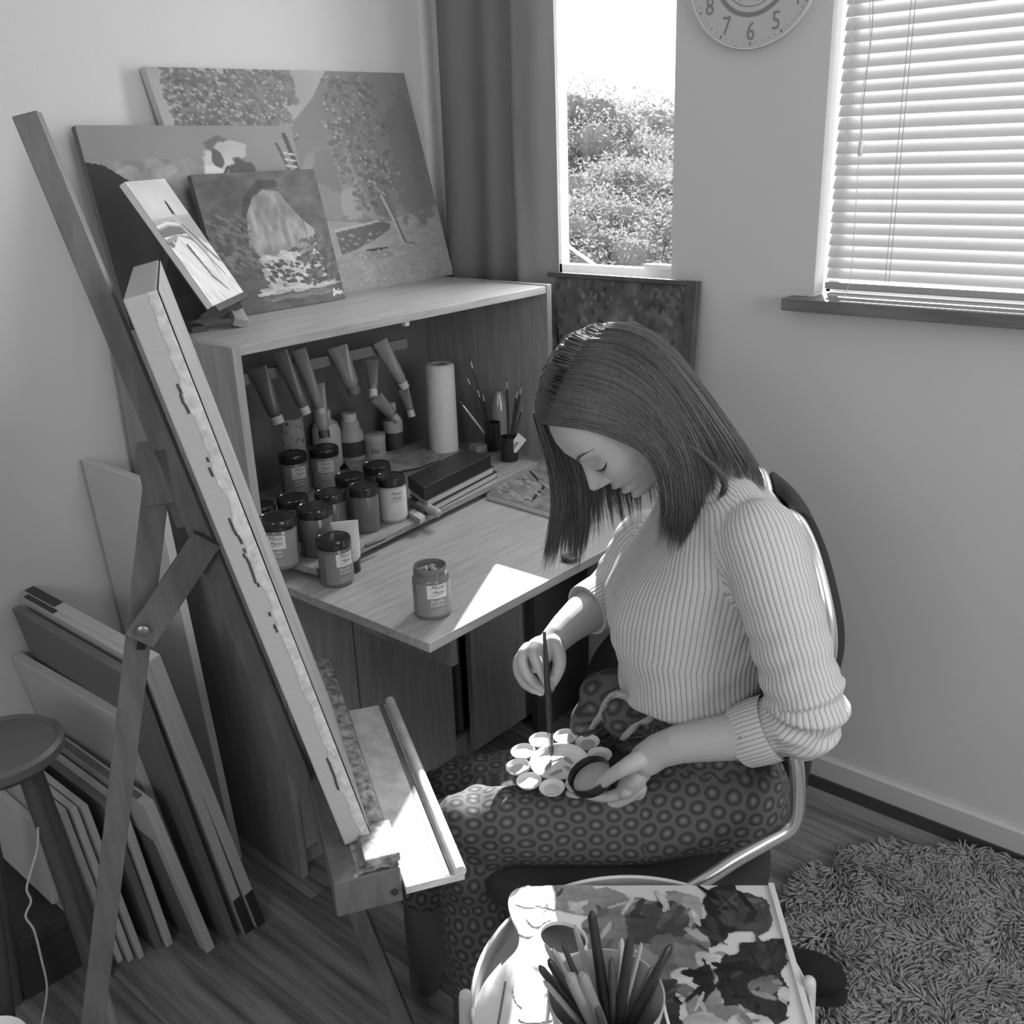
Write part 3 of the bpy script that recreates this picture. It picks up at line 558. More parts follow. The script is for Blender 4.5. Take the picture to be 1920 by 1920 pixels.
# ================================================================== RISER AND THINGS ON THE DESK
ZRI = ZD+.026; rm = mat('riser_wood', .36, .45, 'wood', .24, (14, 1.6, 14), scale=5)
r0_, r1_ = V(-1.452, 1.07, ZRI), V(-1.535, 1.848, ZRI); rd = nrm(r1_-r0_); rn = V(-rd[1], rd[0], 0)
ri = thing('riser_shelf', 'long low wooden riser on the desk leaf under the paint jars', 'shelf', (-1.6, 1.5, ZD))
part('board', G().obox(r0_-V(0, 0, .014), r1_-r0_, rn*.40, V(0, 0, .014)), rm, ri, bevel=.001)
for k_ in (.03, .42, .9): part('batten', G().obox(r0_+(r1_-r0_)*k_+rn*.02-V(0, 0, .0258), rd*.03, rn*.36, V(0, 0, .0117)), rm, ri)
clearp = mat('paint_in_jar', .12, .25, spec=.6); lidm = mat('black_lid', .02, .18); lab = mat('label_white', .62, .5); labd = mat('label_grey', .20, .5); ink = mat('label_ink', .03, .6); inkw = mat('label_print_pale', .5, .6); shade = {}
def jar(x, y, z, R, H, label, body=.14, lid=True, labface=True, deg=0, words=True, open_=False, name='paint_jar', group='acrylic paint jars', wide=1.0):
    c = onz(x, y, z) if z is not None else V(x, y, 0); c = V(c[0], c[1], z); t = thing(name, label, 'jar', c, group)
    bm = mat('jar_paint_%d' % int(body*100), body, .22, spec=.6); hl = H*.80
    if open_:
        part('body', G().lathe([(R*.9, 0), (R, .003), (R, H*.74), (R*.97, H*.78), (R*.86, H*.82), (R*.86, H*.86), (R*.9, H*.865), (R*.9, H*.885), (R*.86, H*.89), (R*.86, H*.93), (R*.89, H*.935), (R*.89, H*.95), (R*.86, H), (R*.80, H), (R*.78, H*.9), (R*.2, H*.88)], c, 40), bm, t, smooth=35)
        q = G(); 
        for k in range(3): a = k*1.9; q.tube([c+V(math.cos(a)*R*.6, math.sin(a)*R*.6, H*.885), c+V(math.cos(a)*R*.2, math.sin(a)*R*.2, H*.93), c+V(math.cos(a+1)*R*.3, math.sin(a+1)*R*.3, H*.89)], [.003, .005, .002], 8, dome=True)
        part('paint', q, mat('wet_paint', .34, .15), t, smooth=60)
    else:
        part('body', G().lathe([(R*.93, 0), (R, .003), (R, hl*.96), (R*.95, hl)], c, 40), bm, t, smooth=35)
        lp = [(R*1.02, hl), (R*1.03, hl+.003), (R*1.03, H-.004), (R*.99, H-.001), (R*.9, H), (R*.86, H-.0015), (.0005, H-.0015)]
        part('lid', G().lathe(lp, c, 48), lidm, t, smooth=35)
    face = math.atan2(-c[1], -c[0])+rad(deg)
    def cyl(s, zz, off=.0006): a = face+s/R; return c+V(math.cos(a)*(R+off), math.sin(a)*(R+off), zz)
    if labface:
        P = np.array([[cyl(s, zz) for s in np.linspace(-R*1.0*wide, R*1.5*wide, 16)] for zz in (hl*.10, hl*.5, hl*.92)]); part('label', G().grid(P), mat('label_%d' % int(body*100), body*1.3+.03, .45), t, smooth=80)
        P = np.array([[cyl(s, zz, .0009) for s in np.linspace(-R*.35, R*.75, 8)] for zz in (hl*.56, hl*.90)]); part('label_patch', G().grid(P), lab, t, smooth=80, label='white patch of the label')
        if words:
            f = lambda x, y, z, z0=hl*.79: cyl(x+R*.2, z0+y, .0011+z)
            part('lettering', joinG(text('Mont', R*.33, f, .5, 0), text('Marte.', R*.26, lambda x, y, z: cyl(x+R*.26, hl*.675+y, .0011+z), .5, 0), G().grid(np.array([[cyl(s, hl*.625+s*.15+d, .0012) for s in np.linspace(-R*.15, R*.45, 6)] for d in (0, .0007)]))), ink, t)
            part('lettering', joinG(text('Acrylic', R*.27, lambda x, y, z: cyl(x+R*.18, hl*.45+y, .0010+z), 0, 0), text('Colour', R*.27, lambda x, y, z: cyl(x+R*.18, hl*.355+y, .0010+z), 0, 0)), mat('label_print_white', .75, .5), t)
            part('small_print', joinG(*[G().grid(np.array([[cyl(s, hl*zz+d, .0010) for s in np.linspace(-R*.2, R*e, 5)] for d in (0, .0007)])) for zz, e in ((.26, .6), (.22, .4), (.18, .55), (.14, .3))]), inkw, t)
    return t
jar(812, 1148, ZD, .0335, .093, 'open paint jar without lid standing alone near the desk front edge', .15, open_=True, deg=6)
jar(633, 1090, ZD, .0325, .094, 'dark-lidded paint jar standing on the desk leaf in front of the riser', .13, deg=22)
jj = [(529, 1057, .036, .100, 'wide dark-lidded jar with two labels at the near end of the riser', .16, -25, True), (598, 1035, .034, .10, 'dark-lidded paint jar right behind the jar standing on the leaf', .11, 40, False),
 (688, 992, .030, .10, 'grey clear-sided jar between the white squeeze tube and the white-labelled jar', .13, 60, False), (738, 972, .031, .10, 'white-labelled paint jar at the right of the group, beside the black case', .50, 5, True),
 (556, 925, .032, .10, 'paint jar at the back left, under the spotted container', .16, 10, True), (614, 912, .034, .10, 'jar with a big white label at the back, right of the back left jar', .22, -10, True),
 (557, 1008, .032, .092, 'low dark jar behind the wide jar', .09, 0, False), (497, 1020, .030, .088, 'dark jar squeezed against the cabinet side', .08, 0, False), (626, 1000, .031, .094, 'dark jar in the middle of the group', .09, 0, False), (662, 968, .031, .097, 'dark jar right of the middle one', .10, 0, False), (712, 945, .031, .097, 'dark jar behind the white-labelled jar', .08, 0, False)]
for x, y, R, H, lb, bd, dg, wd in jj: jar(x, y, ZRI, R, H, lb, bd, deg=dg, labface=wd, words=wd)
def tube_thing(name, lb, cap, end, r, body, capv, cat='tube', group=None, capl=.016, mid=None):  # squeeze tube: cap centre -> flat crimped end
    d = nrm(end-cap); side = nrm(np.cross(d, FW)); t = thing(name, lb, cat, cap, group); Ln = np.linalg.norm(end-cap); rings = []; cb_ = np.cross(d, side)
    for k, s in enumerate(np.linspace(0, 1, 12)):
        rr = r*(1 if s > .05 else .75); fl = 1-.9*max(0, s-.15)/.85; wdt = rr*(1+.35*s); c = cap+d*(capl*.6+s*(Ln-capl*.6))
        rings.append([c+side*math.cos(a)*wdt+cb_*math.sin(a)*rr*fl for a in (2*math.pi*j/20 for j in range(20))])
    part('body', G().loft(rings), mat('tube_%d' % int(body*100), body, .3), t, smooth=50)
    part('cap', G().tube([cap-d*capl*.5, cap+d*capl*.62], [r*.86, r*.9], 20), mat('cap_%d' % int(capv*100), capv, .35), t, smooth=50)
    if mid: 
        P = []
        for s in np.linspace(.55, .95, 5):
            c = cap+d*(capl*.6+s*(Ln-capl*.6)); wdt = r*(1+.35*s); fl = 1-.9*max(0, s-.15)/.85; P.append([c+side*math.cos(a)*wdt*1.02+cb_*math.sin(a)*r*fl*1.06 for a in np.linspace(math.pi*1.05, math.pi*1.95, 10)])
        part('label', G().grid(np.array(P)), mat('tlabel_%d' % int(mid*100), mid, .5), t, smooth=80)
    return t
xd = onz(660, 1070, ZD); vtop = xd+V(.0, 0, .098)
t = tube_thing('squeeze_tube', 'white squeeze tube standing on its black cap between jars', xd+V(0, 0, .010), xd+V(-.005, -.004, .105), .0205, .62, .03, capl=.02)
part('printed_line', joinG(*[text(s_, .006, lambda x, y, z, q=q: xd+RT*x*1+V(0, 0, q+y)-nrm(V(FW[0], FW[1], 0))*.0205, ext=.0001) for s_, q in (('- - - - - -', .052), ('ACRYLIC', .046))]), ink, t)
# containers at the back of the hutch
def vessel(name, lb, x, y, prof, v, cat, z=ZRI, n=32, rough=.4, extra=()):
    c = onz(x, y, z); t = thing(name, lb, cat, c); part('body', G().lathe(prof, c, n), mat('vessel_%d' % int(v*100), v, rough), t, smooth=35)
    for nm, pf, vv in extra: part(nm, G().lathe(pf, c, n), mat('vessel_%d' % int(vv*100), vv, rough), t, smooth=35)
    return t, c
t, c = vessel('spotted_container', 'white container with dark spots standing behind the back jars', 553, 880, [(.033, 0), (.034, .002), (.034, .135), (.032, .137)], .46, 'container')
q = np.random.default_rng(5); g = G()
for k in range(26):
    a = math.atan2(-c[1], -c[0])+q.uniform(-1.3, 1.3); z = c[2]+q.uniform(.05, .13); d = V(math.cos(a), math.sin(a), 0); s_ = V(-d[1], d[0], 0); r = q.uniform(.0018, .004); pc_ = V(c[0], c[1], z)+d*.0346
    g.add([pc_+s_*r*math.cos(b)+V(0, 0, 1)*r*math.sin(b) for b in np.linspace(0, 5.3, 7)], [tuple(range(7))])
part('printed_spots', g, mat('spot_ink', .13, .6), t)
vessel('white_bottle', 'white round-shouldered bottle right of the spotted container', 618, 872, [(.034, 0), (.036, .004), (.036, .095), (.030, .112), (.014, .122), (.013, .128)], .55, 'bottle', extra=(('cap', [(.015, .126), (.015, .145), (.013, .147)], .6),))
vessel('dark_label_jar', 'squat jar with a dark label and white neck', 662, 862, [(.031, 0), (.033, .004), (.033, .072), (.024, .088)], .42, 'jar', extra=(('label', [(.0334, .015), (.0334, .055)], .05), ('collar', [(.024, .086), (.024, .104)], .50), ('cap', [(.019, .103), (.019, .124), (.017, .126)], .66)))
t, c = vessel('small_tub', 'small pale tub lettered with a D, left of the dark bottle', 705, 858, [(.027, 0), (.028, .003), (.028, .050), (.025, .052)], .36, 'tub', extra=(('lid', [(.029, .050), (.029, .064), (.026, .066)], .42),))
fa = math.atan2(-c[1], -c[0]); part('lettering', text('Du', .018, lambda x, y, z: c+V(math.cos(fa+x/.028)*.0285, math.sin(fa+x/.028)*.0285, .02+y)), ink, t)
vessel('dark_bottle', 'dark bottle with a white label and small pale cap', 740, 838, [(.024, 0), (.026, .003), (.026, .085), (.012, .10)], .08, 'bottle', extra=(('label', [(.0265, .045), (.0265, .078)], .42), ('cap', [(.0115, .099), (.0115, .122), (.010, .124)], .5)))
vessel('black_bottle', 'slim black glossy bottle hanging by the cabinet side', 480, 880, [(.012, 0), (.014, .004), (.014, .10), (.008, .115)], .03, 'bottle', rough=.15)
# tubes hanging cap-down from the rack at the back of the hutch
XH = -1.83; rk = thing('hanging_rack', 'dark slotted rail under the hutch top that holds the hanging tubes', 'rack', (XH, 1.45, 1.1))
part('rail', G().box(XH-.03, XH-.02, YL+.03, 1.72, 1.13, 1.16), mat('rack_grey', .2, .5), rk); part('rail', G().box(XH-.03, XH-.02, YL+.03, 1.72, 1.05, 1.075), mat('rack_grey'), rk); 
for k in range(9): y0 = YL+.07+k*.075; part('hook', G().tube([V(XH-.02, y0, 1.14), V(XH+.005, y0, 1.13), V(XH+.01, y0, 1.145)], .0018, 6), mat('rack_hook', .4, .3), rk)
hang = [(520, 787, 482, 690, .016, .10, .5), (572, 770, 524, 660, .013, .14, .60), (602, 772, 560, 655, .012, .25, .5), (608, 815, 592, 720, .015, .28, .06), (663, 732, 632, 650, .018, .24, .15), (700, 738, 697, 675, .012, .20, .62), (757, 722, 712, 640, .014, .26, .55), (742, 785, 705, 745, .013, .17, .3), (771, 776, 756, 730, .011, .14, .45)]
for i, (x, y, x2, y2, r, b, cv) in enumerate(hang):
    c0, c1_ = onx(x, y, XH+.02+.01*(i % 2)), onx(x2, y2, XH+.0)
    nm = ['darkest tube, nearest the cabinet side, pale cap', 'long thin tube with a bright cap', 'tube with a square white tag at its top', 'striped tube with a black cap, lowest of the middle ones', 'thick tube with white crimp and no cap showing', 'short tube with a wide bright cap left of the paper roll', 'ribbed tube with a white cap nearest the paper roll', 'dull tube above the dark bottle', 'thin low tube with a small cap beside the paper roll'][i]
    tube_thing('paint_tube', nm+', hanging in the hutch', c0, c1_, r, b, cv, group='paint tubes hanging in the hutch', mid=(.42 if i in (2, 4, 6) else None))
# kitchen roll
c = onz(833, 842, ZRI); t = thing('paper_roll', 'white roll of kitchen paper standing in the hutch', 'roll', c)
part('paper', G().lathe([(.008, .0), (.0385, 0), (.0385, .226), (.034, .231), (.017, .231), (.016, .2)], c, 40), mat('paper_white', .70, .9, 'noise', .64, scale=90, bump=.6), t, smooth=40); part('core', G().lathe([(.0165, .0), (.0165, .230), (.015, .230), (.015, .1)], c, 24), mat('cardboard', .2, .8), t, smooth=40)
# paint-smeared palette sheets
for i, (v0, dz) in enumerate(((.4, 0), (.34, .004))):
    pts = [onz(x, y, ZRI+.0015+dz) for x, y in ((668, 886), (650, 866), (700, 852), (760, 842), (815, 845), (824, 858), (790, 872), (730, 884))]
    if i: pts = [p+V(.01, -.015, 0) for p in pts]
    pl_ = [(p[0], p[1]) for p in pts]; g = plate(pl_, [], ZRI+.001+dz, ZRI+.0035+dz)
    o = part('palette_sheet', g, mat('smeared_sheet', .58, .4, 'noise', .16, scale=22)); tag(o, ['lower paint-smeared palette sheet behind the jars', 'upper paint-smeared palette sheet behind the jars'][i], 'palette')
# black case and books
def slab(name, lb, cat, pxs, z0, z1, m, edge=None):
    P = [onz(x, y, z1) for x, y in pxs]; t = thing(name, lb, cat, (P[0]+P[2])/2*V(1, 1, 0)+V(0, 0, z0)); g = G(); n = len(P); bot = [V(p[0], p[1], z0) for p in P]
    g.add(P+bot, [tuple(range(n)), tuple(range(2*n-1, n-1, -1))]+[(i, n+i, n+(i+1) % n, (i+1) % n) for i in range(n)]); 
    if edge is None: part('cover', g, m, t, bevel=.001)
    else:
        cen = sum(P)/n; 
        for nm, za, zb, mm, k in (('cover', z1-.0018, z1, m, 1), ('pages', z0+.0018, z1-.0018, edge, .975), ('cover', z0, z0+.0018, m, 1)):
            Q = [cen+(p-cen)*k for p in P]; g = G(); g.add([V(p[0], p[1], zb) for p in Q]+[V(p[0], p[1], za) for p in Q], [tuple(range(n)), tuple(range(2*n-1, n-1, -1))]+[(i, n+i, n+(i+1) % n, (i+1) % n) for i in range(n)]); part(nm, g, mm, t)
    return t
blk = mat('black_cloth', .025, .55, 'fabric', .018); pg = mat('page_edges', .52, .8, 'wood', .42, (1, 1, 60)); 
q4 = ((766, 903), (872, 845), (922, 857), (797, 926))
slab('sketchbook', 'black-covered sketchbook with pale pages, lowest under the black case', 'book', ((770, 925), (880, 865), (932, 884), (812, 948)), ZRI, ZRI+.016, blk, pg)
slab('sketchbook', 'pale-edged sketchbook directly under the black case', 'book', ((768, 916), (876, 858), (926, 874), (800, 938)), ZRI+.0162, ZRI+.033, blk, pg)
t = slab('black_case', 'shallow black case lying on two sketchbooks', 'case', ((764, 893), (870, 842), (920, 853), (794, 915)), ZRI+.0332, ZRI+.062, mat('case_black', .02, .4, 'noise', .012, scale=50))
part('seam', G().loft([[p+V(0, 0, d)+nrm(p-onz(840, 880, ZRI+.05))*.0009 for d in (.0, .0015)] for p in [onz(x, y, ZRI+.058)-V(0, 0, .008) for x, y in ((764, 893), (794, 915), (920, 853))]], closed=False, cap=False), mat('seam_grey', .12, .5), t)
# brush pot, its brushes, small box
c = onz(955, 862, ZRI); t = thing('brush_pot', 'small black pot of brushes at the far end of the riser', 'pot', c); part('body', G().lathe([(.0225, 0), (.0235, .002), (.0235, .062), (.0215, .062), (.021, .004)], c, 32), lidm, t, smooth=40)
c2_ = onz(925, 843, ZRI); t = thing('black_pot', 'second black pot of long brushes behind the small one', 'pot', c2_); part('body', G().lathe([(.020, 0), (.021, .002), (.021, .075), (.019, .075), (.018, .004)], c2_, 32), lidm, t, smooth=40)
bris = mat('bristle', .10, .9); fer = mat('ferrule', .6, .25, metal=1); hnd = mat('handle_black', .03, .25); hnw = mat('handle_pale', .5, .4)
def brush(tip, end, lb, group, hm=None, r=.003, name='paintbrush', fl=.018, bl__=.014, taper=.5):
    d = nrm(end-tip); t = thing(name, lb, 'brush', end, group); L_ = np.linalg.norm(end-tip)
    part('bristles', G().tube([tip, tip+d*bl__*.4, tip+d*bl__], [r*.25, r*.9, r*.85], 10), bris, t, smooth=60); part('ferrule', G().tube([tip+d*bl__, tip+d*(bl__+fl)], [r*.85, r*.95], 12), fer, t, smooth=60)
    part('handle', G().tube([tip+d*(bl__+fl), tip+d*(bl__+fl+L_*.2), tip+d*L_*.7, end], [r*.95, r*1.15, r*.9, r*taper], 12, dome=False), hm or hnd, t, smooth=60); return t
pb = [(c2_, 880, 668, 'long thin brush leaning furthest left in the black pot', 1, .0022), (c2_, 893, 722, 'brush with bright ferrule left of the mirror-like spatula', 1, .003), (c2_, 873, 700, 'very thin brush at the left of the black pot', 1, .0016), (c2_, 903, 730, 'short brush between the long ones', 1, .0028), (c, 971, 722, 'brush with bright ferrule pointing up right', 1, .003), (c, 979, 716, 'rightmost brush in the small pot', 1, .003), (c, 984, 750, 'thin brush leaning right over the pot rim', 1, .0018), (c2_, 862, 752, 'pale-handled brush leaning far left across the pot', 1, .0026), (c, 950, 705, 'dark brush standing upright in the small pot', 1, .003)]
for cc, x, y, lb, up, r in pb:
    vn_ = nrm(V(FW[0], FW[1], 0)); top = onp(x, y, vn_, vn_@cc+.0); bot = cc+V(0, 0, .006)+nrm(top-cc-V(0, 0, .1))*V(.2, .2, 0)*-.03
    brush(top, bot, lb, 'brushes in the desk pots', hnw if 'pale' in lb else None, r)
tp_ = onp(938, 735, nrm(V(FW[0], FW[1], 0)), nrm(V(FW[0], FW[1], 0))@c2_+.01); t = thing('glass_bottle', 'shiny clear bottle with a rounded top behind the brush pots', 'bottle', onz(938, 835, ZRI))
cg = onz(938, 835, ZRI); part('body', G().lathe([(.02, 0), (.022, .003), (.022, .12), (.012, .14), (.012, .15)], cg, 28), mat('dim_glass', .22, .08, spec=.8), t, smooth=40)
tgp = [onp(x, y, nrm(V(FW[0], FW[1], 0)), nrm(V(FW[0], FW[1], 0))@c-.02) for x, y in ((948, 847), (972, 812), (987, 825), (968, 849))]; t = thing('price_tag', 'white card tag sticking out of the small brush pot', 'tag', tgp[0]); vs = tgp+[p+V(FW[0], FW[1], 0)*.001 for p in tgp]
part('card', G().add(vs, [(0, 1, 2, 3), (7, 6, 5, 4), (0, 4, 5, 1), (1, 5, 6, 2), (2, 6, 7, 3), (3, 7, 4, 0)]), lab, t); e1, e2 = tgp[1]-tgp[0], tgp[3]-tgp[0]
part('printed_box', G().add([tgp[0]+e1*a+e2*b-V(FW[0], FW[1], 0)*.0006 for a, b in ((.15, .3), (.55, .3), (.55, .6), (.15, .6))], [(0, 1, 2, 3)]), mat('print_grey', .25, .6), t)
P = [onz(x, y, ZRI+.03) for x, y in ((880, 838), (908, 826), (918, 831), (916, 843), (893, 849))]; slab('small_box', 'small pale box left of the brush pots', 'box', ((879, 832), (902, 828), (917, 833), (893, 838)), ZRI, ZRI+.018, mat('box_grey', .3, .5))
# small things in front of the books
def capsule(name, lb, cat, p, q_, r, v): 
    o = part(name, G().tube([p, (p+q_)/2, q_], [r*.9, r, r*.9], 16, dome=True), mat('cap_%d' % int(v*100), v, .4), smooth=60); return tag(o, lb, cat)
capsule('marker', 'fat pale marker lying on the riser in front of the books', 'marker', onz(788, 946, ZRI+.011), onz(820, 962, ZRI+.011), .011, .36)
slab('eraser', 'small pale eraser beside the fat marker', 'eraser', ((766, 960), (775, 953), (797, 966), (788, 974)), ZRI, ZRI+.012, mat('eraser', .42, .6))
slab('dark_block', 'small dark block against the books left of the marker', 'block', ((768, 942), (776, 932), (800, 946), (792, 956)), ZRI, ZRI+.014, mat('block_dark', .16, .6))
capsule('spatula', 'small dark blade lying beside the clear-sided jar', 'blade', onz(686, 1024, ZRI+.004), onz(720, 1010, ZRI+.004), .004, .07)
# small canvas flat on the desk and the black disc
pic = Pic(90, 120, .42); pic.a = .36+.2*vn(90, 120, 6, 8, 90); pic.blob(.72, .35, .2, .3, .52, 1, vn(90, 120, 9, 9, 91), .3); pic.line([(.1, .1), (.45, .45), (.5, .9)], .02, .16); pic.dabs(60, 0, .5, .1, .9, .02, .5, .6, 92, ang=.7, ln=3); pic.dabs(50, 0, 1, 0, 1, .015, .15, .3, 93)
a0, a1, a2 = onz(912, 927, ZD+.013), onz(985, 873, ZD+.013), onz(1068, 972, ZD+.013)
tl, tr, blx = a1, a1+(a2-a0), a0; ps = painting('small_canvas', 'small painted canvas lying flat on the desk leaf behind the hair', tl, tr, blx, .0125, pic)
c = onz(1068, 1050, ZD); t = thing('black_disc_lid', 'flat black round lid lying near the desk front edge', 'lid', c); part('rim', G().lathe([(.0165, 0), (.017, .001), (.017, .008), (.015, .009)], c, 32), lidm, t, smooth=40); part('top', G().lathe([(.0145, .008), (.0145, .0095)], c, 24), mat('disc_dark', .035, .4), t)
# ================================================================== STUDIO EASEL AND ITS CANVAS
ew = ray(312, 301)*V(1, 1, 0); ew = nrm(ew); en = V(-ew[1], ew[0], 0); en = en if en@RT > 0 else -en
AL = rad(12.5); eu = -en*math.sin(AL)+V(0, 0, math.cos(AL)); ef = en*math.cos(AL)+V(0, 0, math.sin(AL))
EB = onz(672, 1580, .625)                              # near lower corner of the canvas (back-left edge)
def E3(w_, n_, u_): return EB+ew*w_+ef*n_+eu*u_       # easel frame: width, out of the front, up the slope
def Ew(x, y, w_): return onp(x, y, ew, ew@EB+w_)      # pixel on the upright plane at width w_
ez = mat('easel_wood', .15, .5, 'wood', .10, (5, 5, 1), scale=9); ezd = mat('easel_wood_painted', .30, .6, 'noise', .03, scale=45); 
es = thing('studio_easel', 'tall wooden studio easel with paint-crusted ledge and tray', 'easel', E3(.2, -.06, -.6)*V(1, 1, 0))
mtop = Ew(95, 203, .20); k0 = (mtop-EB)@eu; moff = (mtop-EB)@ef
mb = E3(.20, -.055, 0); ub = -(mb[2]-.0)/eu[2]
part('mast', G().beam(mb+eu*ub, E3(.20, -.055, k0), ew, .05, .028), ez, es, bevel=.0015)
# ledge box, paint-crusted, and tray with a lip
ld0, ld1 = -.055, .56; pzd = mat('paint_crust', .42, .55, 'noise', .06, scale=70, bump=.9)
lg = G(); q = np.random.default_rng(8)
def hbar(w0, w1, n0, n1, z0, z1): return G().obox(EB+ew*w0+en*n0+V(0, 0, z0), ew*(w1-w0), en*(n1-n0), V(0, 0, z1-z0))
part('ledge', hbar(ld0-.01, ld1, -.045, .045, -.060, -.004), ez, es, bevel=.002)
nw, nn_ = 90, 16; P = np.zeros((nn_, nw, 3)); hh = vn(nn_, nw, 8, 40, 15)
for i in range(nn_):
    for j in range(nw): P[i, j] = EB+ew*(ld0-.008+(ld1-ld0+.006)*j/(nw-1))+en*(-.012+.055*i/(nn_-1))+V(0, 0, -.0035+.006*hh[i, j]*math.sin(math.pi*i/(nn_-1))**.5)
part('paint_crust', G().grid(P), pzd, es, smooth=60, label='crust of dried paint on the ledge')
part('clamp_block', hbar(ld0+.0, ld0+.075, .0, .048, -.002, .012), pzd, es, bevel=.002)
trz = -.030; tw = (-.075, .40); 
part('tray', hbar(tw[0], tw[1], .048, .130, trz-.012, trz), mat('tray_wood', .62, .45, 'wood', .42, (2, 2, 9), scale=14), es, bevel=.001)
part('tray_lip', G().tube([EB+ew*(tw[0]-.001)+en*.124+V(0, 0, trz+.004), EB+ew*tw[1]+en*.124+V(0, 0, trz+.004)], .0085, 14), mat('tray_lip', .58, .4, 'wood', .42, (2, 2, 9), scale=14), es, smooth=50)
part('tray_groove', hbar(tw[0]+.002, tw[1], .103, .112, trz, trz+.0006), ez, es, label='dark groove')
part('screw', G().lathe([(.0045, 0), (.0045, .002), (.002, .0025)], EB+ew*(ld0-.012)+en*.034+V(0, 0, -.040), 10, -ew), mat('black_metal', .03, .4), es)
# rear leg, bracket, folding stay
rt = Ew(298, 868, .20); rb_ = Ew(172, 1935, .20); rd_ = nrm(rb_-rt); rb_ = rt+rd_*(rt[2]/-rd_[2])
part('rear_leg', G().beam(rt, rb_, ew, .030, .034), ez, es, bevel=.001); 
b1, b2 = Ew(292, 850, .20), Ew(345, 955, .20); part('bracket', G().beam(Ew(283, 835, .2), Ew(302, 935, .2), ew, .05, .038), ez, es, bevel=.001); part('bracket', G().beam(Ew(318, 885, .21), Ew(352, 975, .21), ew, .05, .03), ez, es, bevel=.001)
s1, s2 = Ew(262, 1200, .165), Ew(388, 1010, .165); part('stay', G().beam(s1, s2, ew, .012, .040), ez, es, bevel=.001)
part('stay_bolt', G().lathe([(.008, 0), (.008, .004), (.004, .006)], Ew(268, 1182, .150), 16, -ew), mat('bolt_metal', .25, .35, metal=.8), es, smooth=40); part('stay_slot', G().beam(Ew(266, 1197, .1805), Ew(264, 1218, .1805), ew, .002, .011), mat('slot_black', .01, .8), es); part('stay_slot', G().beam(Ew(272, 1138, .1805), Ew(268, 1152, .1805), ew, .002, .008), mat('slot_black'), es)
# canvas on the easel, seen almost edge-on
cw_, ch_, ct_ = .36, .775, .036; cv = thing('easel_canvas', 'canvas on the studio easel seen edge-on, its painted edge ragged', 'canvas', E3(cw_/2, 0, 0))
part('stretched_cloth', G().obox(E3(0, -.018, .004), ew*cw_, ef*ct_, eu*ch_), mat('raw_canvas', .42, .8, 'fabric', .36), cv, bevel=.002)
pic = Pic(200, 60, .6); pic.a = .55+.3*(vn(200, 60, 6, 30, 100)-.3); painted('painted_face', pic, E3(0, -.018+ct_+.0005, ch_+.003), ew*cw_, -eu*(ch_-.001), ef, cv, paintm, .002)
n_ = 130; P = np.zeros((3, n_, 3)); hz = vn(1, n_, 1, 45, 101, 4)[0]                # paint wrapped raggedly over the near edge
for j in range(n_):
    u_ = .004+ch_*j/(n_-1); P[0, j] = E3(-.0012, -.018+ct_+.001, u_); P[1, j] = E3(-.0022, -.018+ct_-.004, u_); P[2, j] = E3(-.0006, -.018+ct_-.007-.010*hz[j], u_)
g = G().grid(P); part('edge_paint', g, mat('edge_paint', .62, .5, 'wood', .40, (2, 2, 2), scale=40), cv, smooth=60)
P2 = P.copy(); 
dk = G()
for j in range(8, n_-1):
    if (hz[j] > .5 and (14 < j < 24 or 52 < j < 84)) or (92 < j < 112 and hz[j] > .6): c = P[2, j]-ef*.0012; dk.obox(c-ew*.0005, ef*-.0022, eu*.006, -ew*.0004)
part('dark_paint_flecks', dk, mat('dark_fleck', .03, .6), cv, kind='stuff')
# ================================================================== STACKED CANVASES ON THE FLOOR
cs = [  # foot px, head px, width along -X, thickness, label
 ((498, 1728), (300, 1226), .50, .022, 'tall canvas nearest the cabinet in the leaning stack', 1), ((474, 1742), (286, 1236), .48, .020, 'tall canvas second from the cabinet in the leaning stack', 1),
 ((447, 1762), (262, 1262), .47, .018, 'tall canvas third from the cabinet, its face grey', 0), ((404, 1776), (288, 1498), .40, .020, 'mid-height canvas behind the easel rear leg', 1), ((384, 1768), (268, 1490), .40, .014, 'mid-height canvas pressed to its neighbour behind the rear leg', 0),
 ((326, 1768), (232, 1500), .36, .016, 'short canvas between the rear leg and the mid-height ones', 1), ((306, 1774), (206, 1500), .36, .016, 'short canvas directly behind the easel rear leg', 0), ((272, 1792), (165, 1508), .34, .013, 'short canvas first left of the rear leg', 1), ((252, 1797), (145, 1512), .34, .013, 'short canvas second left of the rear leg', 1), ((232, 1800), (124, 1516), .34, .013, 'short canvas third left of the rear leg', 1)]
cgrey = mat('canvas_primed', .50, .8, 'fabric', .45); cgd = mat('canvas_face_grey', .16, .8, 'fabric', .13); stp = mat('staple_tape', .035, .5)
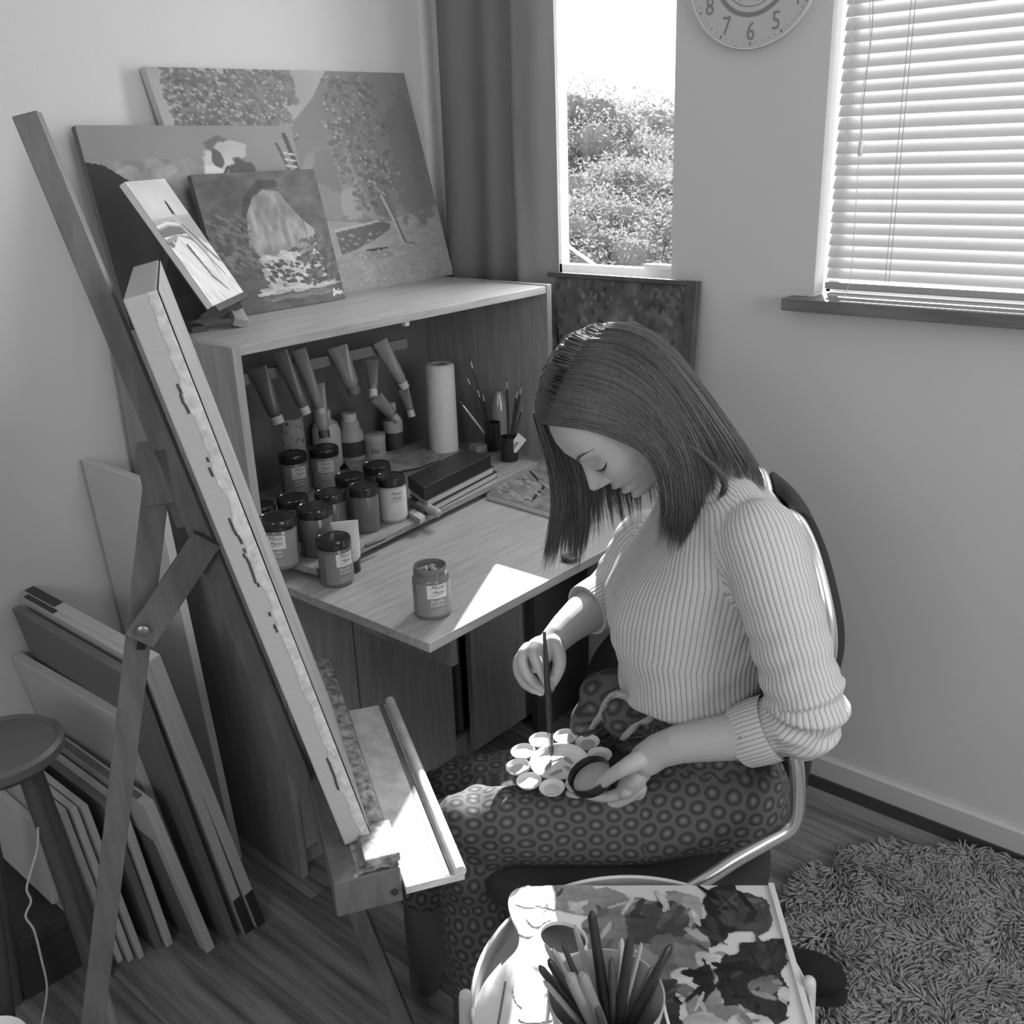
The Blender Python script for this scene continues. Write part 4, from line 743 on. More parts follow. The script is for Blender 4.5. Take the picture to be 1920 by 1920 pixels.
for i, (b_, h_, W_, th, lb, lt) in enumerate(cs):
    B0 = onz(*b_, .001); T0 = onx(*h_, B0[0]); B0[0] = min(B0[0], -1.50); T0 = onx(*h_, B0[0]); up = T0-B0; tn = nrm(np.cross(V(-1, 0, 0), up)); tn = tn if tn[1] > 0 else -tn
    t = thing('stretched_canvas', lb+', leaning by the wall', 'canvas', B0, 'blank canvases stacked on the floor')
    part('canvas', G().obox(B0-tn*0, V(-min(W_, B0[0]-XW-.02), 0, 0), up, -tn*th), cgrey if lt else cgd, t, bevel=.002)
    if i < 2: part('end_tape', G().obox(B0+V(.0006, 0, 0)-tn*.001, V(-.0006, 0, 0), nrm(up)*.10, -tn*(th-.002)), stp, t, label='dark patterned tape at the corner'); part('end_tape', G().obox(T0+V(-W_+.14, 0, 0)+nrm(up)*.0008-tn*(.001), V(-.13, 0, 0), nrm(up)*.0006, -tn*(th-.002)), stp, t, label='dark patterned tape at the corner')
# loose pair propped further left
for i, (b_, h_, W_, th, lb) in enumerate((((136, 1700), (112, 1545), .25, .018, 'small canvas propped highest left, its front edge bright'), ((112, 1690), (90, 1550), .22, .014, 'small canvas just left of the other small propped one'), ((300, 1330), (8, 1215), 0, 0, ''))):
    if not W_: continue
    X0 = -1.72; B0, T0 = onx(*b_, X0), onx(*h_, X0); up = T0-B0; tn = V(0, 1, 0); t = thing('stretched_canvas', lb, 'canvas', B0, 'blank canvases stacked on the floor'); part('canvas', G().obox(B0, V(-W_, 0, 0), up, -tn*th), cgrey, t, bevel=.002)
bx = thing('storage_box', 'dark box on the floor under the two small propped canvases', 'box', (-1.86, .60, 0)); zb_ = onx(136, 1700, -1.72)[2]
part('box_body', G().box(-2.00, -1.715, .47, .625, 0, zb_-.002), mat('box_dark', .03, .8), bx, bevel=.004); part('box_lid', G().box(-2.005, -1.712, .465, .63, zb_-.03, zb_-.001), mat('box_dark2', .04, .8), bx, bevel=.004)
# a canvas lying across behind the stool, and the grey bag between
a_, b_, c_ = onx(28, 1212, -2.0), None, None
X0 = -1.66; p0, p1 = onx(232, 1330, X0), None
t = thing('stretched_canvas', 'wide grey-edged canvas leaning out furthest over the stool', 'canvas', V(-1.8, .62, .3), 'blank canvases stacked on the floor')
T1 = onp(233, 1332, V(0, 0, 1), .56); T2 = onp(18, 1210, V(0, 0, 1), .56); dd = nrm(T2-T1); dn_ = nrm(V(.0, .16, -1)); part('canvas', G().obox(T1, dd*min(.40, np.linalg.norm(T2-T1)), dn_*.50, nrm(np.cross(dd, dn_))*.02), cgrey, t, bevel=.002)
# tall white board leaning by the cabinet side
Yb = YL-.03; t = thing('white_board', 'tall pale board leaning on the wall beside the cabinet', 'board', (-1.9, Yb, 0)); bl0, tl0, tr0 = V(-2.0, Yb-.10, .001), None, None
def ob(x, y): return onp(x, y, nrm(V(0, 1, .05)), nrm(V(0, 1, .05))@V(0, Yb-.012, 0))
pts = [ob(x, y) for x, y in ((186, 872), (274, 868), (381, 1065), (447, 1556), (437, 1690), (270, 1640))]; nb_ = -nrm(V(0, 1, .05))*.018
pA, pB, pC, pD = ob(190, 868), ob(346, 905), ob(447, 1570), ob(330, 1560)
bw0 = pC; bw0[2] = .001; pB = V(bw0[0], 0, 0)+ob(368, 960)*V(0, 1, 1); hgt = .93; upb = nrm(V(0, -.05, 1)); part('panel', G().obox(V(XW+.012, Yb-.012-.0, .001), V(bw0[0]-XW-.012, 0, 0), upb*hgt, V(0, -.018, 0)), mat('white_board', .55, .6), t, bevel=.002)
# ================================================================== ROUND STOOL WITH A CABLE
sc_ = onz(-5, 1402, .60); sR = .104; st = thing('round_stool', 'dark round-topped stool at the left edge of the picture', 'stool', sc_*V(1, 1, 0)); sm = mat('stool_grey', .10, .5)
part('seat', G().lathe([(.0, .57), (sR*.85, .57), (sR, .585), (sR, .600), (sR-.007, .606), (sR-.012, .600), (0.0005, .598)], sc_*V(1, 1, 0), 64), sm, st, smooth=40)
for k in range(4):
    a = rad(20+90*k); c0 = sc_*V(1, 1, 0); p = c0+V(math.cos(a), math.sin(a), 0)*sR*.5+V(0, 0, .57); e = c0+V(math.cos(a), math.sin(a), 0)*(sR+.015); part('leg', G().tube([p, e], [.014, .012], 14), mat('stool_leg', .07, .5), st, smooth=50)
    if k == 0: part('foot_sleeve', G().tube([e, e+nrm(p-e)*.15], .0136, 14), mat('pale_sleeve', .3, .5), st, smooth=50)
cb_ = [onx(x, y, -1.40) for x, y in ((71, 1552), (70, 1590), (56, 1640), (50, 1668), (58, 1690), (48, 1718), (64, 1745), (78, 1800), (88, 1848), (84, 1890), (76, 1930), (70, 1990))]
cb_ = [V(p[0], p[1], max(p[2], .004)) for p in cb_]; tag(part('power_cable', G().tube(curve(cb_, 6), .0018, 8), mat('cable_grey', .35, .5), smooth=60), 'thin pale cable hanging beside the round stool', 'cable')
o = thing('white_dish', 'white rounded rim at the bottom left corner', 'dish', onz(-10, 1960, .25)); part('rim', G().lathe([(.0, -.02), (.04, -.018), (.06, 0), (.058, .003), (.04, -.012), (.0005, -.014)], onz(-25, 1965, .25), 32), mat('white_plastic'), o, smooth=50)
bxs = thing('dark_crate', 'dark crate under the white rim at the bottom left corner', 'crate', onz(-25, 1965, .25)*V(1, 1, 0)); cc = onz(-25, 1965, .25); part('body', G().box(cc[0]-.08, cc[0]+.06, cc[1]-.08, cc[1]+.06, 0, .229), mat('box_dark'), bxs, bevel=.004)
# ================================================================== SHAGGY RUG
def circ(a, b, c):
    A = np.array([[b[0]-a[0], b[1]-a[1]], [c[0]-a[0], c[1]-a[1]]])*2; B = np.array([b[0]**2-a[0]**2+b[1]**2-a[1]**2, c[0]**2-a[0]**2+c[1]**2-a[1]**2]); return np.linalg.solve(A, B)
rc = circ(onz(1465, 1700, .03), onz(1600, 1598, .03), onz(1900, 1612, .03)); rR = np.linalg.norm(rc-onz(1465, 1700, .03)[:2]); 
RC, RR = rc, rR; print('rug', rc, rR)
rg = thing('shaggy_rug', 'round grey shaggy rug on the floor at the lower right', 'rug', (rc[0], rc[1], 0)); part('backing', G().lathe([(0.0005, .0005), (rR-.02, .0005), (rR-.02, .012), (.0005, .012)], V(rc[0], rc[1], 0), 64), mat('rug_base', .09, .9), rg)
nT = 34000; q = np.random.default_rng(21); ang = q.uniform(0, 2*np.pi, nT); rr = rR*np.sqrt(q.uniform(0, 1, nT)); bx_, by_ = rc[0]+rr*np.cos(ang), rc[1]+rr*np.sin(ang)
keep = (bx_ > -1.2) & (bx_ < .15) & (by_ < YB-.03); bx_, by_, ang, rr = bx_[keep], by_[keep], ang[keep], rr[keep]; nT = len(bx_)
fl = vn(64, 64, 5, 5, 22, 2); flow = fl[np.clip(((by_-rc[1]+rR)/(2*rR)*63).astype(int), 0, 63), np.clip(((bx_-rc[0]+rR)/(2*rR)*63).astype(int), 0, 63)]*6*math.pi+q.normal(0, .55, nT)
ln = q.uniform(.020, .034, nT); hx, hy = np.cos(flow), np.sin(flow); up0 = q.uniform(.4, .75, nT); w_ = .0022
base = np.stack([bx_, by_, np.full(nT, .010)], 1); dirs = np.stack([hx, hy, np.zeros(nT)], 1); side = np.stack([-hy, hx, np.zeros(nT)], 1); zz = np.array([0, 0, 1.])
m1 = base+dirs*(ln*.35)[:, None]+zz*(ln*up0)[:, None]; m2 = base+dirs*(ln*.8)[:, None]+zz*(ln*up0*1.15)[:, None]; m3 = base+dirs*(ln*1.15)[:, None]+zz*(ln*up0*.95)[:, None]
vs = []; 
for c, wd in ((base, .8), (m1, 1.15), (m2, 1.1)):
    for a in (0, 2.09, 4.19): vs.append(c+side*(w_*wd*math.cos(a))+zz*(w_*wd*math.sin(a)))
vs.append(m3); VV = np.stack(vs, 1).reshape(-1, 3); F = []
pat = [(0, 1, 4, 3), (1, 2, 5, 4), (2, 0, 3, 5), (3, 4, 7, 6), (4, 5, 8, 7), (5, 3, 6, 8), (6, 7, 9), (7, 8, 9), (8, 6, 9)]
g = G(); g.v = VV; g.f = [tuple(i*10+k for k in p) for i in range(nT) for p in pat]; part('pile', g, mat('rug_pile', .34, .85, 'noise', .24, scale=14), rg, smooth=180, kind='stuff')
# black slipper on the rug
pc_ = onz(1525, 1838, .06); sp = thing('black_slipper', 'soft black slipper lying on the rug beside the tray table', 'slipper', pc_*V(1, 1, 0)+V(0, 0, .035)); d = nrm(onz(1560, 1850, .06)-onz(1470, 1815, .06)); s_ = V(-d[1], d[0], 0)
g = G().ell(pc_+V(0, 0, .02), .060, .040, .032, (d, s_, V(0, 0, 1))).ell(pc_-d*.06+V(0, 0, .02), .06, .034, .03, (d, s_, V(0, 0, 1))); part('upper', fuse(g, .004, 6), mat('black_felt', .012, .9, 'fabric', .008), sp, smooth=180)
part('sole', G().loft([[pc_+d*(.062*math.cos(a)-.03+.03*(math.cos(a)))+s_*.041*math.sin(a)+V(0, 0, z) for a in np.linspace(0, 6.28, 25)[:-1]] for z in (-.02, -.008)]), mat('sole_black', .02, .7), sp, smooth=40)
# ================================================================== TRAY TABLE, PALETTE BOARD, BUCKET OF BRUSHES
ZTR = .540; tc = circ(onz(886, 1850, ZTR), onz(1130, 1646, ZTR), onz(1516, 1860, ZTR)); tR = np.linalg.norm(tc-onz(1130, 1646, ZTR)[:2]); print('tray', tc, tR)
TC = V(tc[0], tc[1], 0); tt = thing('tray_table', 'round white metal tray table in the foreground', 'table', TC); wm = mat('white_metal', .62, .3)
part('tray', G().lathe([(.0005, ZTR-.030), (tR-.006, ZTR-.030), (tR-.002, ZTR-.027), (tR, ZTR-.002), (tR-.001, ZTR), (tR-.004, ZTR), (tR-.006, ZTR-.024), (tR-.012, ZTR-.026), (.0005, ZTR-.026)], TC, 96), mat('tray_grey', .34, .35), tt, smooth=35)
part('rim', G().tube([TC+V(math.cos(a)*(tR-.001), math.sin(a)*(tR-.001), ZTR) for a in np.linspace(0, 2*math.pi, 97)], .0028, 8, False), wm, tt, smooth=60)
for k, (x, y) in enumerate(((873, 1868), (1517, 1842), (1150, 2500))):
    p = onz(x, y, .556) if k < 2 else None
    if p is None: a = rad(-80 if k == 2 else 100); p = TC+V(math.cos(a)*(tR+.012), math.sin(a)*(tR+.012), .51)
    o_ = nrm((p-TC)*V(1, 1, 0)); part('leg', G().tube([V(p[0], p[1], p[2]), V(p[0], p[1], .3)+o_*.01, V(p[0], p[1], .006)+o_*.03], [.0085, .0085, .0085], 16, dome=(True)), mat('leg_white', .5, .35), tt, smooth=50)
    part('leg_bracket', G().tube([V(p[0], p[1], ZTR-.02), V(p[0], p[1], ZTR-.02)-o_*.014], .003, 8), wm, tt)
ZP = ZTR+.003; PT = .006
ol = [(1445, 1660), (1200, 1660), (985, 1662), (968, 1667), (956, 1678), (953, 1697), (960, 1722), (970, 1742), (974, 1760), (968, 1781), (945, 1806), (915, 1838), (897, 1870), (889, 1905), (887, 1950), (895, 2010), (920, 2080), (1000, 2140), (1300, 2150), (1575, 2120)]
op = [onz(x, y, ZP+PT)[:2] for x, y in ol]; hc = onz(1056, 1757, ZP+PT); hole = [(hc[0]+.0320*math.cos(a)*1.0, hc[1]+.0255*math.sin(a)) for a in np.linspace(0, 2*math.pi, 33)[:-1]]
sm_ = [tuple(p[:2]) for p in curve([V(p[0], p[1], 0) for p in op[2:18]], 5)]; outl = [tuple(op[0]), tuple(op[1])]+sm_+[tuple(op[18]), tuple(op[19])]
pb = thing('palette_board', 'big white palette board smeared with dark and grey paint', 'palette', V(TC[0], TC[1], ZP)); part('board', plate(outl, [hole], ZP, ZP+PT), mat('palette_white', .62, .35), pb, bevel=.001)
e1, e2 = onz(1445, 1660, ZP+PT), onz(1575, 2120, ZP+PT); part('raised_edge', G().beam(e1+V(0, 0, .002), e2+V(0, 0, .002), V(1, 1, 0), .008, .006), mat('palette_white'), pb, bevel=.001)
res = .0015; ax_, ay_ = nrm((onz(1445, 1660, ZP+PT)-onz(985, 1662, ZP+PT))*V(1, 1, 0)), None; ay_ = V(ax_[1], -ax_[0], 0); o0 = onz(985, 1662, ZP+PT); WX, WY = .352, .336
nx, ny = int(WX/res), int(WY/res); ii, jj_ = np.meshgrid(np.arange(nx)*res-.012, np.arange(ny)*res, indexing='xy'); PP = o0+ax_*ii[..., None]+ay_*jj_[..., None]
d_ = PP-CAM; zc = d_@FW; PX = 960+FPX*(d_@RT)/zc; PY = 960-FPX*(d_@UP)/zc
nA = vn(ny, nx, 14, 14, 200, 4); nB = vn(ny, nx, 30, 9, 201, 4); nC = vn(ny, nx, 9, 40, 202, 4); H_ = np.zeros((ny, nx)); Cc = np.zeros((ny, nx)); 
def blob(x, y, rx, ry, v, h=1., k=.95, n=None, ang=0):
    n = nA if n is None else n; ca, sa = math.cos(rad(ang)), math.sin(rad(ang)); u, w2 = (PX-x)*ca+(PY-y)*sa, -(PX-x)*sa+(PY-y)*ca
    m = np.hypot(u/rx, w2/ry)+(n-.5)*k < 1; Cc[m] = (v+.14*v*(nB[m]-.5)*4); H_[m] = np.maximum(H_[m]*.6, h*(.5+nC[m]))
for b_ in ((990, 1684, 30, 22, .42), (1035, 1684, 36, 26, .30), (1085, 1690, 46, 30, .36), (1140, 1700, 50, 34, .33), (1190, 1722, 60, 42, .30), (1250, 1720, 56, 40, .28), (1210, 1770, 70, 46, .27), (1120, 1745, 40, 26, .30), (1270, 1700, 40, 26, .38), (1300, 1720, 26, 44, .46), (1230, 1735, 62, 44, .14), (1215, 1745, 45, 30, .13), (1130, 1790, 40, 30, .26), (1250, 1800, 60, 40, .24),
    (1355, 1700, 44, 34, .06), (1335, 1745, 34, 44, .06), (1400, 1720, 50, 30, .12), (1425, 1720, 26, 34, .13), (1375, 1690, 40, 18, .10), (1300, 1790, 44, 34, .30), (1345, 1810, 40, 30, .38), (1310, 1850, 50, 30, .24), (1330, 1800, 26, 16, .62), (1280, 1830, 20, 14, .60), (1370, 1845, 30, 26, .56), (1420, 1800, 56, 34, .07), (1450, 1780, 30, 18, .07), (1400, 1850, 60, 40, .06), (1445, 1880, 34, 50, .06), (1395, 1895, 44, 34, .07), (1430, 1850, 30, 20, .22), (1320, 1880, 36, 30, .36), (1350, 1905, 50, 20, .30), (1320, 1925, 40, 22, .5), (1245, 1890, 34, 44, .09), (1320, 1848, 20, 34, .05), (1245, 1925, 36, 24, .07), (1195, 1800, 36, 26, .33),
    (1010, 1725, 26, 16, .56), (985, 1748, 16, 12, .54), (1000, 1840, 34, 48, .50), (985, 1860, 28, 40, .52), (1015, 1870, 26, 50, .42), (1030, 1860, 20, 44, .40), (1470, 1868, 12, 14, .52), (1405, 1925, 40, 20, .62), (1000, 1905, 36, 18, .45)): blob(*b_)
q = np.random.default_rng(91)
for _ in range(150):
    x_, y_ = q.uniform(1000, 1470), q.uniform(1672, 1940); i_ = np.unravel_index(np.argmin((PX-x_)**2+(PY-y_)**2), PX.shape)
    if H_[i_] > 0: blob(x_, y_, q.uniform(8, 30), q.uniform(2.5, 8), float(np.clip(Cc[i_]*q.choice([.5, .75, 1.3, 1.6]), .04, .62)), q.uniform(.8, 1.6), 1.1, nC if q.random() < .5 else nB, q.uniform(-70, 70))
H_ *= (np.hypot((PP[..., 0]-hc[0])/.0340, (PP[..., 1]-hc[1])/.0275) > 1); mk = H_ > 0; 
PG = PP+V(0, 0, 1)*(.0004+.0012*H_*(.6+.8*nC))[..., None]*mk[..., None]; g = G().grid(PG, mk[:-1, :-1] & mk[1:, 1:] & mk[1:, :-1] & mk[:-1, 1:]); g.c = np.clip(Cc, 0, 1).ravel()**1.35
o = part('paint_smears', g, paintm, pb, smooth=80, label='thick smears of dark and grey paint'); part('knife_scratch', G().beam(onz(1018-70, 1840, ZP+PT+.0006), onz(933, 1925, ZP+PT+.0006), V(1, 0, 0), .0025, .0006), mat('scratch', .12, .5), pb)
# bucket and brushes
bc = onz(1136, 1862, .69)*V(1, 1, 0); BR = .066; ZB = ZP+PT+.0015; bz = .69
scx = onz(1246, 1850, bz)-onz(1026, 1850, bz); BR = np.linalg.norm(scx)/2; print('bucket R', BR)
bk = thing('water_bucket', 'white plastic bucket full of brushes on the palette board', 'bucket', bc+V(0, 0, ZB)); bm = mat('bucket_plastic', .50, .35, 'noise', .34, scale=12)
part('shell', G().lathe([(.0005, ZB), (BR*.80, ZB), (BR*.94, bz-.012), (BR*.97, bz-.012), (BR*.99, bz-.001), (BR, bz), (BR*.97, bz), (BR*.93, bz-.012), (BR*.78, ZB+.004), (.0005, ZB+.004)], bc, 64), bm, bk, smooth=30)
part('water', G().lathe([(.0005, ZB+.02), (BR*.80, ZB+.02)], bc, 40, cap=False), mat('murky_water', .12, .05), bk); part('handle', G().tube(curve([bc+V(0, 0, bz-.01)+RT*BR*.97, bc+V(0, 0, bz-.05)+RT*BR*1.02-V(FW[0], FW[1], 0)*.05, bc+V(0, 0, bz-.06)-V(FW[0], FW[1], 0)*BR*1.15, bc+V(0, 0, bz-.05)-RT*BR*1.02-V(FW[0], FW[1], 0)*.05, bc+V(0, 0, bz-.01)-RT*BR*.97], 6), .0018, 8), wm, bk, smooth=60)
vf = nrm(V(FW[0], FW[1], 0)); bw_ = [(1012, 1812, -.02, .0045, .05, 'black-handled brush leaning furthest left'), (1029, 1800, .0, .0048, .04, 'thick black brush second from the left'), (1031, 1796, .03, .0036, .30, 'grey-handled brush behind the thick black left one'), (1022, 1770, .035, .0032, .36, 'pale thin brush highest of the left bunch'), (1036, 1778, .02, .0034, .34, 'pale brush right of the highest left one'), (1055, 1769, .02, .0034, .05, 'slim black brush leaning left in the middle'), (1078, 1735, .03, .0034, .40, 'pale brush just left of the tallest'), (1109, 1710, .01, .0056, .03, 'tallest thick black brush'), (1166, 1760, .03, .0034, .46, 'pale brush right of the tallest'), (1182, 1756, .0, .0056, .04, 'thick black brush right of centre'), (1203, 1768, .03, .0028, .44, 'thinnest pale brush on the right'), (1258, 1772, .02, .0056, .04, 'thick black brush leaning furthest right'), (1147, 1795, .0, .004, .09, 'dark brush with a rounded end at the centre'), (1021, 1840, -.03, .0032, .33, 'short pale brush lowest on the left'), (1069, 1828, -.045, .0075, .30, 'fat rounded grey handle at the front left'), (1091, 1826, -.045, .0068, .26, 'fat rounded grey handle at the front'), (1120, 1888, -.05, .0040, .08, 'short dark brush at the front rim'), (1225, 1812, .03, .0045, .12, 'dull dark brush beside the furthest right one')]
for x, y, dp, r, v, lb in bw_:
    n = vf; top = onp(x, y, n, n@(bc+vf*dp)); lat = ((top-bc)@RT)/ .10; bot = bc+V(0, 0, ZB+.01)+V(RT[0], RT[1], 0)*np.clip(-.02+.0*lat, -.02, .02)+V(RT[0], RT[1], 0)*(.018 if lat > 0 else .024)-vf*dp*.3-V(RT[0], RT[1], 0)*lat*.02
    hm_ = mat('bh_%d' % int(v*100), v, .3, spec=.6); t = thing('paintbrush', lb+' in the bucket', 'brush', bot, 'brushes standing in the bucket'); d = nrm(top-bot); L_ = np.linalg.norm(top-bot)
    part('bristles', G().tube([bot, bot+d*.012, bot+d*.022], [r*.4, r*1.1, r*1.0], 10), bris, t, smooth=60); part('ferrule', G().tube([bot+d*.021, bot+d*.05], [r*1.05, r*1.0], 12), fer, t, smooth=60)
    part('handle', G().tube([bot+d*.05, bot+d*(L_*.55), top-d*.03, top-d*.006, top], [r, r*1.1, r*.95, r*.85, r*.4], 14), hm_, t, smooth=60)
# ================================================================== WOMAN ON A CHAIR (body frame: f forward, l to her left, z up)
PA = nrm(V(-.758, -.651, 0)); PB = V(-PA[1], PA[0], 0); OB = float(onz(1150, 1612, .49)@PB-.16)
def L(x, y, l): return onp(x, y, PB, OB+l)            # pixel on the upright plane at her lateral offset l
def W(f, l, z): return PA*f+PB*(OB+l)+V(0, 0, z)
person = thing('person', 'woman with long dark hair in a ribbed sweater and circle-patterned trousers, painting', 'person', W(-.28, 0, 0))
skin = mat('skin', .40, .5, spec=.35); skin.node_tree.nodes['Principled BSDF'].inputs['Subsurface Weight'].default_value = .0
# --- head surface
HN, HU = V(.626, 0, -.78), V(.78, 0, .626); HO = (lambda q: V(q@PA, 0, q[2]))(L(1185, 941, 0)) + HU*.11 - HN*.09
YAW = rad(12); _n, AXU = HN[0]*PA+HN[2]*V(0, 0, 1), HU[0]*PA+HU[2]*V(0, 0, 1); AXN = math.cos(YAW)*_n+math.sin(YAW)*PB; AXL = math.cos(YAW)*PB-math.sin(YAW)*_n; HC = W(HO[0], 0, HO[2])
_t = HC+AXN*.1135-AXU*.050; HC = HC+(L(1112, 920, _t@PB-OB)-_t)          # the tip of the nose stays where the photograph has it
def H2W(x, y, z): return HC+AXN*x+AXL*y+AXU*z
tb = lambda x, T: np.interp(x, [t[0] for t in T], [t[1] for t in T])
XFt = [(-.1195, .050), (-.1165, .066), (-.110, .0800), (-.103, .0835), (-.097, .0835), (-.0899, .0855), (-.0848, .0855), (-.0761, .0865), (-.0647, .0885), (-.0595, .089), (-.05, .089), (-.03, .089), (-.0111, .089), (-.0046, .0905), (.0159, .0935), (.035, .0895), (.0492, .0825), (.0735, .066), (.095, .035), (.108, .0)]
XBt = [(-.1195, .035), (-.1165, .025), (-.11, .012), (-.1, .0), (-.09, -.015), (-.07, -.06), (-.04, -.088), (0, -.10), (.04, -.10), (.07, -.088), (.095, -.055), (.108, -.01)]
WDt = [(-.1195, .008), (-.1165, .018), (-.110, .028), (-.10, .038), (-.09, .0455), (-.075, .054), (-.05, .0620), (-.02, .0675), (.02, .072), (.05, .070), (.075, .059), (.095, .037), (.108, .004)]
NOt = [(-.0640, 0), (-.0600, .003), (-.0575, .011), (-.0550, .019), (-.0510, .0242), (-.0450, .0255), (-.0400, .0225), (-.0339, .0178), (-.0236, .0105), (-.0130, .0035), (-.002, 0)]
NSt = [(-.06, .0125), (-.047, .0115), (-.03, .0092), (-.01, .0085)]
ga = lambda a, s: np.exp(-(a/s)**2)
def face_x(y, z, x0):
    x = x0+tb(z, NOt)*ga(y, tb(z, NSt))
    for s in (-1, 1):
        x = x+.0095*ga(y-s*.0145, .0062)*ga(z+.0525, .0062)-.0100*ga(y-s*.0305, .014)*ga(z+.021, .0105)+.0068*ga(y-s*.0315, .0115)*ga(z+.0255, .0075)+.0030*ga(y-s*.027, .018)*ga(z+.0005, .006)+.004*ga(y-s*.042, .018)*ga(z+.046, .018)-.0022*ga(y-s*.0315, .0125)*ga(z+.0345, .0022)-.0022*ga(y-s*.022, .004)*ga(z+.080, .009)-.0015*ga(y-s*.027, .006)*ga(z+.081, .006)
    x = x+.0078*ga(y, .017)*ga(z+.0725, .0048)+.0058*ga(y, .016)*ga(z+.0895, .0050)-.0050*ga(y, .021)*ga(z+.0808, .0017)-.0022*ga(y, .0035)*ga(z+.066, .005)-.003*ga(y, .018)*ga(z+.0975, .004)+.0052*ga(y, .015)*ga(z+.1085, .0085)
    return x
nz_, nf_ = 150, 200; zs = np.linspace(-.1195, .108, nz_); rings = []
for z in zs:
    xf, xb_, wd = tb(z, XFt), tb(z, XBt), max(tb(z, WDt), .002); xc = (xf+xb_)/2; xc = min(xc, .005) if xf > .03 else xc; r_ = []
    for k in range(nf_):
        a = 2*math.pi*k/nf_; ca, sa = math.cos(a), math.sin(a); y_ = wd*np.sign(sa)*abs(sa)**.92; hx = (xf-xc) if ca > 0 else (xc-xb_); x_ = xc+hx*np.sign(ca)*abs(ca)**.86
        if ca > 0: t_ = min(ca/.5, 1); x_ = x_+(face_x(y_, z, x_)-x_)*t_*t_*(3-2*t_)
        r_.append(H2W(x_, y_, z))
    rings.append(r_)
headG = G().loft(rings)
def surf(y_, z, off=.0006):
    xf, xb_, wd = tb(z, XFt), tb(z, XBt), tb(z, WDt); xc = min((xf+xb_)/2, .005); sa = np.sign(y_)*(min(abs(y_)/wd, .999))**(1/.92); ca = math.sqrt(1-sa*sa); x_ = xc+(xf-xc)*ca**.86
    return H2W(face_x(y_, z, x_)+off, y_, z)
# --- ear (near side)
earG = G().tube([H2W(-.012, .071, .004-.0), H2W(-.022, .076, -.004), H2W(-.025, .077, -.022), H2W(-.016, .075, -.040), H2W(-.006, .071, -.052)], [.005, .0065, .0065, .006, .005], 10, dome=True).ell(H2W(-.012, .0705, -.024), .012, .006, .022, (AXN, AXL, AXU))
# --- inner body, coarse
def tubeL(pts, dome=True, n=20, g=None): return (g or G()).tube([L(x, y, l) for x, y, l, r in pts], [r for *_, r in pts], n, dome=dome)
inner = G().tube([W(-.29, 0, .58), W(-.265, 0, .72), W(-.27, 0, .87), W(-.28, 0, .96)], [.10, .09, .095, .08], 24, dome=True)
inner.tube([W(-.285, 0, .975), W(-.255, 0, 1.035), W(-.215, 0, 1.09), W(-.19, 0, 1.135)], [.06, .046, .044, .045], 20, dome=True)
LA = [(1425, 1012, .150, .058), (1436, 1045, .165, .058), (1452, 1100, .185, .0555), (1470, 1160, .20, .054), (1486, 1220, .212, .053), (1500, 1275, .222, .052)]
LFs = [(1508, 1325, .228, .050), (1478, 1352, .220, .045), (1440, 1366, .207, .042), (1405, 1377, .192, .040)]
arm_in = [(x, y, l, r*.68) for x, y, l, r in LA+LFs]
tubeL([(1425, 1012, .15, .04), (1500, 1290, .22, .036), (1500, 1335, .222, .036)], g=inner)
RA = [(1215, 1015, -.150, .056), (1190, 1050, -.170, .052), (1167, 1082, -.178, .048), (1152, 1106, -.180, .046), (1138, 1120, -.174, .0455), (1118, 1133, -.158, .044), (1102, 1143, -.143, .042)]
tubeL([(x, y, l, r*.7) for x, y, l, r in RA[:4]], g=inner)
hipL, hipR = W(-.31, .088, .555), W(-.31, -.088, .555)
NT = [hipL, L(1200, 1536, .105), L(1000, 1545, .105), L(872, 1550, .10)]; FT = [hipR, L(1160, 1432, -.085), L(1010, 1462, -.085), L(866, 1484, -.08)]
NC = [L(878, 1550, .10), L(893, 1640, .10), L(915, 1760, .105), L(925, 1900, .105), L(930, 2000, .105)]
FC = [L(862, 1482, -.09), L(822, 1560, -.09), L(800, 1640, -.085), L(795, 1670, -.085)]
inner.tube(NT+NC[1:], [.07, .055, .050, .048, .045, .04, .03, .03], 16, dome=True); inner.tube(FT+FC[1:3], [.07, .060, .052, .048, .045, .045], 16, dome=True)
bodyC = fuse(inner, .007, 4)
calf = G().tube([L(815, 1600, -.085), L(803, 1680, -.085), L(803, 1740, -.085), L(800, 1800, -.085), L(795, 1860, -.085)], [.048, .046, .043, .034, .024], 20, dome=True); calfG = fuse(calf, .004, 6)
